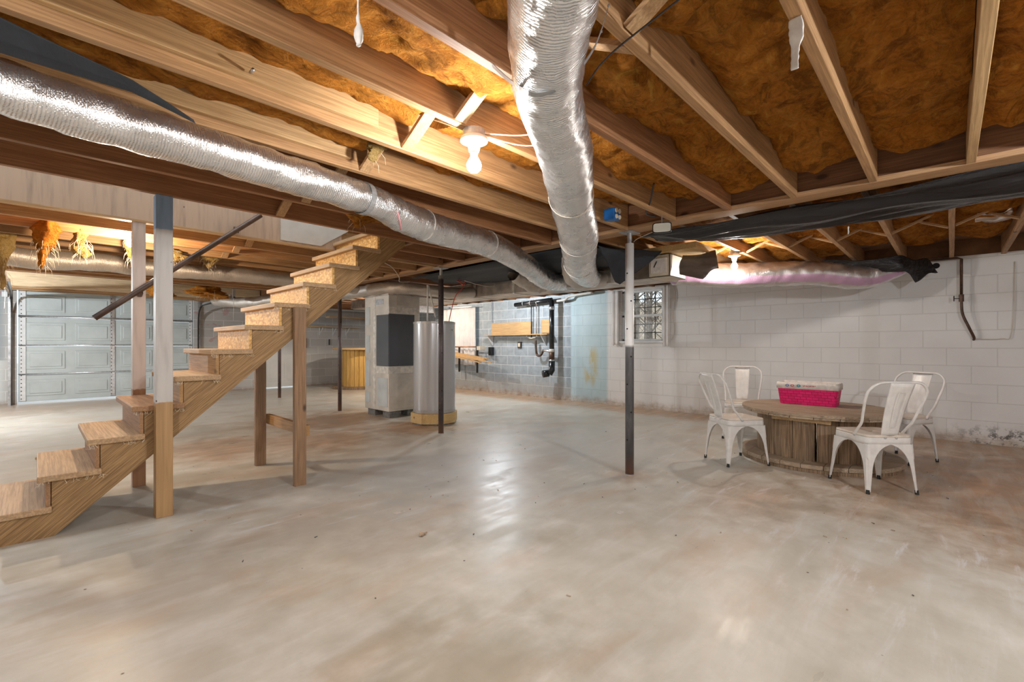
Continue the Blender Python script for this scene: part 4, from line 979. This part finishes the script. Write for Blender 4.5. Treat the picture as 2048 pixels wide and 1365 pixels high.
# ================================================================== right wall things
def rod(name, pts, r, mat, label, cat='pipe', sp=0, parent=None, seg=12):
    b = MB(); b.tube(pts, r, seg, smooth_path=sp); 
    return b.build(name, T[mat], parent, label=label, cat=cat, smooth=True)
dr = empty('drain_pipe', (7.12, 5.73, .55), 'thick black drain pipe running down the grey block wall', 'pipe')
rod('riser', [(7.12, 5.73, .98), (7.12, 5.73, 1.98)], .05, 'abs', None, None, parent=dr, seg=20)
rod('header_run', [(7.14, 6.75, 1.96), (7.12, 5.73, 2.0)], .045, 'abs', None, None, parent=dr, seg=18)
rod('joint_collar', [(7.12, 5.73, 1.80), (7.12, 5.73, 1.87)], .058, 'galv', None, None, parent=dr, seg=20)
rod('joint_collar', [(7.12, 5.73, .96), (7.12, 5.73, 1.02)], .060, 'pvc', None, None, parent=dr, seg=20)
rod('rusty_tee', [(7.12, 5.73, .80), (7.12, 5.73, .97)], .055, 'brownpipe', None, None, parent=dr, seg=20)
rod('joint_collar', [(7.12, 5.73, .77), (7.12, 5.73, .81)], .060, 'galv', None, None, parent=dr, seg=20)
rod('lower_bend', [(7.12, 5.73, .78), (7.12, 5.73, .60), (7.08, 5.76, .52)], .062, 'abs', None, None, parent=dr, seg=20)
rod('cleanout_cap', [(7.10, 5.80, .535), (7.00, 5.86, .52)], .072, 'abs', None, None, parent=dr, seg=20)
rod('side_arm', [(7.12, 5.73, .96), (7.14, 5.90, .99), (7.15, 5.98, .99)], .028, 'galv', None, None, parent=dr)
for k, y in enumerate((6.12, 6.30, 6.50)):
    band(dr, (7.135, y, 1.975), (0, 1, 0), .05, .02, 'galv_dull', 'pipe_clamp')
rod('p_trap', [(7.16, 6.19, 1.20), (7.16, 6.17, .95), (7.16, 6.12, .88), (7.16, 6.04, .90), (7.16, 5.99, .98)], .024, 'brownpipe', 'dark sink trap bending into the black drain pipe', sp=6)
rod('faucet_pipe', [(7.22, 6.36, 2.04), (7.22, 6.36, 1.25)], .012, 'darkmetal', 'thin dark supply pipe through the wall shelf, left of a pair')
rod('faucet_pipe', [(7.22, 6.22, 2.04), (7.22, 6.22, 1.25)], .012, 'galv_dull', 'thin grey supply pipe through the wall shelf, right of a pair')
rod('pvc_pipe', [(7.15, 5.62, 1.97), (7.16, 5.42, 1.99), (7.18, 5.30, 2.05), (7.18, 4.80, 2.08)], .024, 'pvc', 'white plastic pipe stepping up right from the black drain', sp=6)
fs = empty('faucet_set', (7.18, 6.3, 1.24), 'small brass tap pair under the wall shelf', 'tap')
b = MB(); b.tube([(7.18, 6.44, 1.27), (7.15, 6.30, 1.24), (7.16, 6.16, 1.27)], .012, 8, smooth_path=4); b.build('body', T['beige'], fs, smooth=True)
for y in (6.44, 6.16):
    b = MB(); b.lathe([(.0001, 0), (.022, 0), (.022, .012), (.0001, .012)], (7.16, y, 1.28), 10); b.build('handle', T['galv'], fs)
sh = empty('wall_shelf', (7.2, 6.8, 1.32), 'thin wooden wall shelf with orange backboard on the grey block wall', 'shelf')
b = MB(); b.box(7.275, 6.40, 1.335, 7.297, 7.63, 1.60); b.build('backboard', T['plank'], sh, bevel=.002)
b = MB(); b.box(7.275, 5.86, 1.35, 7.297, 6.14, 1.62); b.build('backboard', T['plank'], sh, bevel=.002)
b = MB(); b.box(7.08, 5.82, 1.31, 7.298, 7.70, 1.328); b.build('shelf_board', T['plank'], sh, bevel=.002)
for y in (7.60, 6.02):
    b = MB(); b.prism([(7.295, 1.31), (7.11, 1.31), (7.295, 1.08)], lambda u, v, w: (u, w, v), y-.01, y+.01); b.build('bracket', T['trimwhite'], sh)
ob = empty('wall_outlet', (7.28, 6.75, 1.1), 'small dark outlet box below the wall shelf', 'outlet')
b = MB(); b.box(7.262, 6.70, 1.03, 7.298, 6.80, 1.17); b.build('box', T['darkmetal'], ob, bevel=.004)
b = MB(); b.box(7.257, 6.72, 1.06, 7.263, 6.78, 1.14); b.build('cover', T['beige'], ob)
eb = empty('wall_outlet', (7.26, 7.62, .86), 'black switch box with conduit on the wall left of the shelf', 'outlet')
b = MB(); b.box(7.22, 7.57, .86, 7.298, 7.68, 1.05); b.build('box', T['abs'], eb, bevel=.004)
b = MB(); b.tube([(7.28, 7.63, 1.05), (7.28, 7.63, 2.1)], .009, 8); b.build('conduit', T['galv_dull'], eb)
# curtains
def curtain(y0, y1, z0, z1, x, label, waves=9, amp=.03, cat='curtain', mat='curtain', bulge=0):
    n = 90; rows = []
    for i in range(16):
        t = i/15; z = z1+(z0-z1)*t; row = []
        for j in range(n+1):
            u = j/n; row.append((x-amp*(.5+.5*t)*sin(u*waves*2*pi+.8*NZ.noise(V((u*4, t*2, x))))-bulge*t*t*sin(u*pi), y0+(y1-y0)*u, z+(.03*NZ.noise(V((u*6, 3, t))) if i == 15 else 0)))
        rows.append(row)
    b = MB(); b.quadgrid(rows); return b.build('curtain', T[mat], label=label, cat=cat, smooth=True, solid=.003)
curtain(8.12, 9.45, .62, 2.0, 7.22, 'long off-white curtain hanging over the far window of the block wall', 8, .028, bulge=.02)
rod('curtain_rod', [(7.2, 8.0, 2.0), (7.2, 9.6, 2.0)], .008, 'galv_dull', 'thin rod carrying the long curtain', 'rod')
curtain(4.31, 4.44, 1.10, 2.08, 7.26, 'narrow white lace curtain left of the barred window', 1.5, .006)
curtain(3.36, 3.46, 1.08, 2.10, 7.26, 'narrow white lace curtain right of the barred window', 1.5, .006)
# stored lumber on a wall peg
lg = random.Random(5)
for k in range(5):
    y0 = 9.3-.12*k; b = MB(); b.bar((7.05-.03*k, y0, .98-.03*k), (7.0-.03*k, 7.35+lg.uniform(-.1, .25), .78-.02*k+lg.uniform(-.03, .03)), .06, .022)
    b.build('lumber_strip', T['plank'], label=['highest', 'second highest', 'middle', 'second lowest', 'lowest'][k]+' of the loose wood strips sticking out right of the water heater', cat='lumber', group='wood strips stored along the block wall')
rod('wall_pipe', [(7.1, 9.3, 1.05), (7.1, 7.85, 1.055)], .013, 'copper', 'thin rusty pipe running in front of the long curtain')
for k, y in enumerate((7.95, 8.6)):
    b = MB(); b.bar((7.12, y, .45), (7.12, y, 1.05), .04, .03, (1, 0, 0)); b.build('pipe_stand', T['darkmetal'], label='dark upright holding the pipe, ' + ('right one' if k == 0 else 'left one in front of the curtain'), cat='stand')
b = MB(); b.box(7.0, 7.72, .98, 7.16, 7.84, 1.07); b.build('vise', T['beige'], label='small pale metal clamp at the end of the rusty pipe', cat='clamp', bevel=.01)
# pipe with valve by the white wall
vp = empty('valve_pipe', (7.2, -.09, 1.15), 'brown gas pipe with valve coming down the white wall at right', 'pipe')
b = MB(); b.tube([(7.2, .62, 2.085), (7.2, -.05, 2.085), (7.2, -.09, 2.07), (7.2, -.09, 1.66)], .014, 10); b.build('pipe', T['brownpipe'], vp, smooth=True)
b = MB(); b.tube([(7.2, -.09, 1.60), (7.2, -.10, 1.45), (7.21, -.15, 1.30), (7.25, -.19, 1.19), (7.31, -.19, 1.16)], .013, 10, smooth_path=6); b.build('flexible_tail', T['brownpipe'], vp, smooth=True)
b = MB(); b.tube([(7.2, -.09, 1.67), (7.2, -.09, 1.59)], .022, 12); b.build('valve_body', T['brownpipe'], vp)
b = MB(); ring = [(7.15, -.04+.0*k, 1.63) for k in range(1)]
b.tube([(7.17+.028*cos(R(a)), -.03, 1.625+.028*sin(R(a))) for a in range(0, 361, 30)], .005, 6, caps=False); b.bar((7.145, -.03, 1.625), (7.195, -.03, 1.625), .006, .006); b.bar((7.2, -.09, 1.625), (7.17, -.03, 1.625), .008, .008); b.build('hand_wheel', T['darkmetal'], vp)
b = MB(); b.lathe([(.0001, -.004), (.034, -.002), (.03, 0)], (XW-.001, .12, 2.03), 14, 'X'); b.build('wall_vent_hole', T['pipe_hole'], label='small dark hole at the top of the white wall', cat='hole')
# wire on the wall right of the window
rod('wall_wire', [(7.285, 3.30, 2.09), (7.285, 3.27, 1.9), (7.285, 3.31, 1.6), (7.285, 3.28, 1.35), (7.285, 3.33, 1.18)], .004, 'wirew', 'thin wire trailing down the wall right of the barred window', 'wire', sp=6, seg=6)
rod('wall_wire', [(7.285, -.19, 1.17), (7.285, -.40, 1.17), (7.285, -.48, 1.25), (7.285, -.5, 2.0)], .005, 'wirew', 'pale conduit curving along the white wall at the right edge', 'wire', sp=6, seg=6)
# mirror, blue box, wires near girder
mi = empty('rear_view_mirror', (3.22, 1.545, 1.97), 'car rear-view mirror hanging from the joist near the steel post', 'mirror')
vd = V((3.22, 1.545, 0)).normalized(); sd = V((vd.y, -vd.x, 0))
def mplate(w, h, d0, d1, z):
    c = V((3.22, 1.545, z)); P = []
    n = 20; b = MB(); poly = []
    for k in range(n):
        a = 2*pi*k/n; cx = abs(cos(a))**.35*(1 if cos(a) > 0 else -1); cy = abs(sin(a))**.35*(1 if sin(a) > 0 else -1); poly.append((cx*w/2, cy*h/2))
    b.prism(poly, lambda u, v, w_: tuple(c+sd*u+V((0, 0, v))-vd*w_), d0, d1); return b
mplate(.138, .080, -.012, .004, 1.975).build('housing', T['abs'], mi, bevel=.003); mplate(.124, .066, .004, .006, 1.975).build('glass', T['mirror'], mi)
b = MB(); b.tube([(3.22, 1.545, 1.99), (3.222, 1.548, 2.07)], .005, 8); b.build('stem', T['galv'], mi)
bx = empty('junction_box', (3.02, 1.87, 2.05), 'bright blue plastic electrical box with tan knockouts on the joist', 'junction box')
b = MB(); b.box(2.98, 1.80, 2.045, 3.07, 1.90, 2.135); b.build('box', T['bluebox'], bx, bevel=.015)
b = MB()
for dx in (0.018, .062):
    for dz in (.022, .066): b.lathe([(.0001, -.006), (.016, -.006), (.018, 0)], (2.985+dx, 1.80, 2.045+dz), 14, 'Y')
b.build('knockout', T['beige'], bx)
rod('cable', [(2.80, 1.40, 2.16), (2.95, 1.50, 2.10), (3.12, 1.62, 2.075), (3.22, 1.60, 2.07)], .006, 'wireb', 'black cable looping from the blue box past the girder', 'cable', sp=8, seg=8)
rod('cable', [(1.05, .10, 2.055), (1.2, .45, 2.058), (1.3, .8, 2.055), (1.38, .95, 2.045)], .003, 'wireb', 'thin black wire crossing under the joists right of the large duct', 'cable', sp=8, seg=6)
rod('cable', [(1.36, 1.53, 2.055), (1.5, 1.38, 2.04), (1.6, 1.2, 2.05)], .003, 'wirew', 'pale wire from the bright bulb to the large duct, upper', 'cable', sp=8, seg=6)
rod('cable', [(1.34, 1.53, 2.05), (1.55, 1.40, 2.015), (1.68, 1.22, 2.04)], .003, 'wirew', 'pale wire from the bright bulb to the large duct, lower', 'cable', sp=8, seg=6)
rod('cable', [(3.3, 1.55, 2.0), (3.44, 1.85, 1.985), (3.5, 1.93, 1.975)], .003, 'wirew', 'thin white cord tied from the mirror to the near post', 'cable', sp=4, seg=6)
rod('cable', [(2.45, 4.5, 2.04), (2.75, 4.55, 2.0), (3.0, 4.75, 1.92), (3.3, 5.2, 1.93), (3.55, 5.35, 1.97)], .004, 'wirew', 'white cable drooping under the joists right of the stair top', 'cable', sp=8, seg=6)
rod('cable', [(4.75, 4.9, 2.02), (4.6, 4.8, 1.95), (4.3, 4.75, 1.94), (4.15, 4.9, 2.0)], .004, 'wirew', 'white cable drooping in front of the trunk duct', 'cable', sp=8, seg=6)
rod('cable', [(4.12, 4.93, 2.03), (4.05, 4.9, 1.98), (4.12, 4.86, 1.93), (4.2, 4.95, 1.99), (4.1, 5.0, 2.0)], .007, 'wirer', 'tangled orange wires above the water heater', 'cable', sp=8, seg=6)
rod('screw_hook', [(.56, 1.90, 2.13), (.56, 1.87, 2.13)], .006, 'galv', 'shiny screw in the joist at top left', 'screw', seg=8)

# ================================================================== far end things
sp = empty('cable_spool', (5.75, 11.0, 0), 'large orange-wood cable reel standing upright at the far wall', 'cable spool')
for z0, z1, nm in ((0, .06, 'bottom_flange'), (.98, 1.03, 'top_flange')):
    b = MB(); b.lathe([(.0001, z0), (.62, z0), (.62, z1), (.0001, z1)], (5.75, 11.0, 0), 40); b.build(nm, T['plankx'] if z0 else T['spoolwood'], sp, bevel=.003)
for k in range(22):
    a0 = 2*pi*k/22+.012; a1 = 2*pi*(k+1)/22-.012; R0, R1 = .36, .39
    P = [(5.75+r_*cos(a), 11.0+r_*sin(a)) for r_, a in ((R0, a0), (R1, a0), (R1, a1), (R0, a1))]
    b = MB(); b.prism(P, lambda u, v, w: (u, v, w), .06, .98); b.build('drum_slat', T['spoolorange'], sp)
s3 = empty('wall_shelf', (5.7, 12.3, 1.55), 'short wooden shelf on white brackets high on the far wall', 'shelf')
b = MB(); b.box(5.02, 12.14, 1.575, 6.40, 12.398, 1.60); b.build('shelf_board', T['plankx'], s3)
for x in (5.35, 5.72, 6.10):
    b = MB(); b.box(x-.012, 12.385, 1.37, x+.012, 12.398, 1.575); b.bar((x, 12.39, 1.38), (x, 12.18, 1.565), .018, .008); b.build('bracket', T['trimwhite'], s3)
for k, (x, z0, z1) in enumerate(((4.99, 1.02, 1.28), (5.62, 1.10, 1.26))):
    b = MB(); b.box(x-.012, 12.37, z0, x+.012, 12.398, z1); b.build('wall_hook', T['darkmetal'], label='dark iron bar fixed to the far block wall, ' + ['left one', 'right one near the orange reel'][k], cat='hook')
b = MB(); b.bar((5.35, 11.9, 1.84), (7.299, 11.9, 1.86), .24, .035); b.build('plank', T['plankx'], label='wide plank slung under the ceiling at the far corner', cat='board')
b = MB(); b.box(4.95, 9.3, 1.895, 6.9, 9.7, 2.06); b.build('box_duct', T['galv'], label='boxy galvanised duct at the far corner behind the furnace', cat='duct', bevel=.004)
b = MB(); b.box(6.55, 7.3, 1.55, 7.15, 7.9, 1.58)
b = MB(); b.box(4.7, 8.2, 1.62, 5.4, 8.45, 1.86); b.build('storage_board', T['plankx'], label='pale wooden board behind the water heater near the ceiling', cat='board')
# litter on the floor
lt = random.Random(9)
for k, (x, y, lab) in enumerate(((1.55, 2.2, 'small brown clod on the floor right of the stairs'), (.0, 6.35, 'short brown stick on the floor at the left edge'), (2.95, 1.55, 'tiny paper scrap left of the near steel post base'), (1.62, 2.6, 'pale paper tag lying on the floor in front of the stair support'))):
    b = MB()
    if k == 0:
        for _ in range(7):
            p = V((x+lt.uniform(-.02, .02), y+lt.uniform(-.02, .02), .008)); b.tube([p, p+V((lt.uniform(-.02, .02), lt.uniform(-.02, .02), .012))], [.009, .004], 6)
    elif k == 1: b.tube([(x, y, .012), (x+.2, y-.06, .014), (x+.33, y-.12, .012)], [.012, .014, .008], 7)
    elif k == 2: b.box(2.63, 1.55, .001, 2.68, 1.58, .006)
    else: b.box(x, y, .001, x+.07, y+.03, .003)
    b.build(['clod', 'stick', 'paper_scrap', 'paper_tag'][k], T[['leaf_litter', 'plankx', 'liner', 'liner'][k]], label=lab, cat=['debris', 'stick', 'paper', 'paper'][k])
for k in range(60):
    x = lt.uniform(.6, 5.5); y = lt.uniform(-.2, 3.4)
    if x < .8 and y < .8: continue
    b = MB(); a = lt.uniform(0, pi); l = lt.uniform(.004, .02)
    b.tube([(x, y, .003), (x+cos(a)*l, y+sin(a)*l, .004)], [.0035, .002], 5)
    b.build('floor_crumb', T['leaf_litter'] if k % 3 else T['cinder'], label='tiny dark crumb of dirt lying on the concrete floor', cat='debris', group='crumbs on the concrete floor')

# ================================================================== spool table
tb = empty('spool_table', (5.26, .94, 0), 'low weathered wooden cable spool used as a round table', 'table')
cx, cy = 5.26, .94
def disc_planks(z0, z1, rad, n, nm, mat, ang):
    ca, sa = cos(ang), sin(ang)
    for k in range(n):
        u0 = -rad+2*rad*k/n+.002; u1 = -rad+2*rad*(k+1)/n-.002; pts = []
        m_ = 10; dz = random.uniform(-.002, .002)
        for i in range(m_+1):
            u = u0+(u1-u0)*i/m_; pts.append((u, sqrt(max(0, rad*rad-u*u))))
        for i in range(m_, -1, -1):
            u = u0+(u1-u0)*i/m_; pts.append((u, -sqrt(max(0, rad*rad-u*u))-1e-4))
        b = MB(); b.prism(pts, lambda u, v, w: (cx+u*ca-v*sa, cy+u*sa+v*ca, w), z0+dz, z1+dz); b.build(nm, T[mat], tb, bevel=.0015)
disc_planks(.478, .500, .645, 9, 'top_plank', 'spooltop', R(0)); disc_planks(.455, .476, .635, 7, 'under_plank', 'spooltop', R(90))
disc_planks(.034, .070, .66, 8, 'base_plank', 'spooltop', R(90)); disc_planks(.0, .032, .65, 8, 'base_plank', 'spoolwood', R(0))
for k in range(18):
    gp = .005 if k % 9 else .026
    a0 = 2*pi*k/18+gp; a1 = 2*pi*(k+1)/18-.005; ro = .505; off = R(189)
    P = [(cx+r_*cos(a+off), cy+r_*sin(a+off)) for r_, a in ((ro-.035, a0), (ro, a0), (ro+.006, (a0+a1)/2), (ro, a1), (ro-.035, a1))]
    b = MB(); b.prism(P, lambda u, v, w: (u, v, w), .070, .455); b.build('drum_slat', T['spoolwood'], tb, bevel=.002)
# pale batten tucked under the top
b = MB(); b.bar((4.76, 1.20, .436), (4.74, .74, .432), .03, .034); b.build('batten', T['plankx'], tb, label='paler wood batten under the top')
# basket
bk = empty('basket', (5.44, 1.04, .502), 'bright pink woven rectangular basket with cloth liner on the spool table', 'basket')
def ring(x0, x1, y0, y1, z, r_=.03, n=5):
    pts = []
    for cx_, cy_, a0 in ((x1-r_, y1-r_, 0), (x0+r_, y1-r_, 90), (x0+r_, y0+r_, 180), (x1-r_, y0+r_, 270)):
        for k in range(n+1): a = R(a0+90*k/n); pts.append(V((cx_+r_*cos(a), cy_+r_*sin(a), z)))
    return pts
B0 = (5.34, 5.56, .80, 1.275); 
rows = []
for t in [k/14 for k in range(15)]:
    e_ = .022*t; rows.append(ring(B0[0]-e_, B0[1]+e_, B0[2]-e_, B0[3]+e_, .504+.185*t))
b = MB(); b.quadgrid(rows, closed=True); n_ = len(rows[0]); b.f.append(tuple(range(n_))[::-1]); b.build('woven_body', T['basket'], bk, solid=.005)
rows = []
for t, z in ((.018, .66), (.028, .662), (.030, .70), (.026, .722), (.012, .724), (.005, .70), (.0, .60), (-.006, .53)):
    rr = ring(B0[0]-t, B0[1]+t, B0[2]-t, B0[3]+t, z); rows.append([p+V((.004*NZ.noise(p*30), .004*NZ.noise(p*30+V((5, 0, 0))), .006*NZ.noise(p*14))) for p in rr])
b = MB(); b.quadgrid(rows, closed=True); b.build('cloth_liner', T['liner'], bk, smooth=True, solid=.003)
for k, (y, mt) in enumerate(((1.20, 'print_blue'), (1.155, 'print_red'), (1.10, 'print_teal'))):
    b = MB(); b.tube([(5.3075, y+.014*cos(R(a)), .692+.009*sin(R(a))) for a in range(0, 361, 40)], .0035 if k < 2 else .005, 6, caps=False); b.build('printed_motif', T[mt], bk)
b = MB()
for k in range(12): b.box(5.306, 1.06-.009*k-.005, .686+.003*(k % 3), 5.3085, 1.06-.009*k, .697+.002*(k % 2))
b.build('printed_lettering', T['print_red'], bk)
# ================================================================== chairs
def make_chair(label):
    root = empty('metal_chair', (0, 0, 0), label, 'chair', 'white metal chairs round the spool table'); root['_local'] = 1
    zs_ = .432; HW = .178; zt = .362
    # footprint corners at height z: splay outward
    def corner(sx, sy, z):
        t = 1-z/zs_
        fx = .205 if sx > 0 else .205; fy = .205 if sx > 0 else .185
        k = t**1.25
        return V((sx*(HW+(fx-HW)*k), sy*((HW if sx > 0 else HW*.94)+(fy-(HW if sx > 0 else HW*.94))*k), z))
    # seat
    rows = []
    for q, z in ((.01, .429), (.30, .429), (.75, .427), (.94, .431), (.995, .430), (1.0, .424), (1.002, .414), (0, 0), (1.002, .414), (1.006, .405), (1.012, .385), (1.016, zt)):
        if q == 0:
            b = MB(); b.quadgrid(rows, closed=True); b.build('seat', T['seat_paint'], root, smooth=True, solid=.002); rows = []; continue
        rr = []
        for p in ring(-HW, HW, -HW, HW, 0, .045, 5):
            yy = p.y*(1 if p.x > 0 else .94+.06*max(0, (p.x+HW)/HW)); rr.append(V((p.x*q, yy*q, z)))
        rows.append(rr)
    b = MB(); b.quadgrid(rows, closed=True); b.build('skirt', T['white_paint'], root, smooth=True, solid=.002)
    for sx in (1, -1):
        for sy in (1, -1):
            b = MB(); zz = [zt+.004]+[zt*(1-k/22) for k in range(1, 22)]+[.028]
            z0 = .165; rows = []
            for z in zz:
                base = .020+.036*(z/zt)**1.1
                h = HW*1.02 - base
                if z > z0:
                    a = min(1, (z-z0)/(zt-z0)); wv = base+h*(1-sqrt(max(0, 1-a**2.6)))*1.0
                else: wv = base
                c = corner(sx, sy, z)*1.0
                ch = .016*(.6+.4*z/zt)
                wv = max(wv, ch+.010)
                limx = abs(c.x)-.0; limy = abs(c.y)
                wx = min(wv, limx); wy = min(wv, limy)
                inx = .0
                row = [V((c.x-sx*wx, c.y, z)), V((c.x-sx*(ch+.006), c.y, z)), V((c.x-sx*ch, c.y-sy*.001, z)),
                       V((c.x-sx*ch*.62, c.y-sy*ch*.62, z)) if z < .26 else V((c.x-sx*ch*.35, c.y-sy*ch*.35, z)),
                       V((c.x-sx*.001, c.y-sy*ch, z)), V((c.x, c.y-sy*(ch+.006), z)), V((c.x, c.y-sy*wy, z))]
                rows.append(row)
            b.quadgrid(rows); lg_ = b.build('leg', T['white_paint'], root, solid=.0035)
            f = MB(); c1 = corner(sx, sy, .03); c0 = corner(sx, sy, 0)
            f.tube([(c0.x-sx*.008, c0.y-sy*.008, 0), (c1.x-sx*.008, c1.y-sy*.008, .03)], [.013, .012], 10); f.build('rubber_foot', T['rubber'], lg_)
    # hoop back
    hb = []
    yb, xb = .168, -.150
    zb_, zt_ = .42, .835
    def bp(y, z): 
        return V((xb-.035-.16*((z-zb_)/(zt_-zb_))**1.0 if True else 0, y, z))
    def hx(z): return -.115-.16*(z-.45)/.385
    half = [(-.176, .412, -.05), (-.180, .47, -.10)] + [(-.182-.036*((z-.5)/.24), z, None) for z in (.52, .58, .64, .69)]
    half += [(-.214+.105*(1-cos(R(a))), .727+.105*sin(R(a)), None) for a in (15, 35, 55, 75, 90)] + [(-.07, .832, None)]
    pts = [V((x if x is not None else hx(z), y, z)) for y, z, x in half]
    pts += [V((p.x, -p.y, p.z)) for p in reversed(pts)]
    b = MB(); b.tube(pts, .0095, 10, smooth_path=4); b.build('back_hoop', T['white_paint'], root, smooth=True)
    # splat
    rows = []
    for i in range(15):
        t = i/14; z = .425+(.828-.425)*t; w = .062+.024*t
        x = -.168-.128*t+.012*sin(pi*t)
        rows.append([V((x-.010*(1-(2*k/10-1)**2)+(.004 if k in (3, 7) and .2 < t < .85 else 0), -w+2*w*k/10, z)) for k in range(11)])
    b = MB(); b.quadgrid(rows); spl = b.build('back_splat', T['white_paint'], root, smooth=True, solid=.003)
    b = MB(); loop = []
    for t, s2 in ((.22, -1), (.8, -1), (.84, -.8), (.84, .8), (.8, 1), (.22, 1), (.18, .8), (.18, -.8), (.22, -1)):
        loop.append(V((-.168-.128*t-.020-.0, s2*(.018+.012*t), .425+.403*t)))
    b.tube(loop, .0018, 6, caps=False); b.build('pressed_rib', T['white_paint'], spl)
    b = MB()
    for y in (-.04, .04): b.lathe([(.0001, -.006), (.007, -.004), (.008, 0)], (-.182, y, .412), 10, 'X')
    for y in (-.186, .186): b.lathe([(.0001, -.006), (.007, -.004), (.008, 0)], (-.06, y, .415), 10, 'Y')
    b.build('bolt', T['galv'], root)
    # under-seat cross brace
    b = MB(); b.bar((-.17, -.165, .352), (.17, .165, .352), .018, .006); b.bar((-.17, .165, .355), (.17, -.165, .355), .018, .006); b.build('cross_brace', T['white_paint'], root)
    return root
def dup(root, label):
    r = root.copy(); COL.objects.link(r); r['label'] = label
    for ch in list(root.children):
        c = ch.copy(); COL.objects.link(c); c.parent = r
        for g_ in ch.children:
            d = g_.copy(); COL.objects.link(d); d.parent = c
    return r
ch0 = make_chair('white metal chair in front right with its back to the camera')
CH = [(ch0, 4.525, .44, R(42)),
      (dup(ch0, 'white metal chair left of the spool table, seen from its side'), 4.59, 1.47, R(-37)),
      (dup(ch0, 'white metal chair behind the left of the spool table, facing the camera'), 5.85, 1.80, R(196)),
      (dup(ch0, 'white metal chair behind right of the table, overlapped by the front chair'), 5.79, .34, R(150))]
for o, x, y, a in CH: o.location = (x, y, 0); o.rotation_euler = (0, 0, a)
for o in bpy.data.objects:
    if '_local' in o: del o['_local']
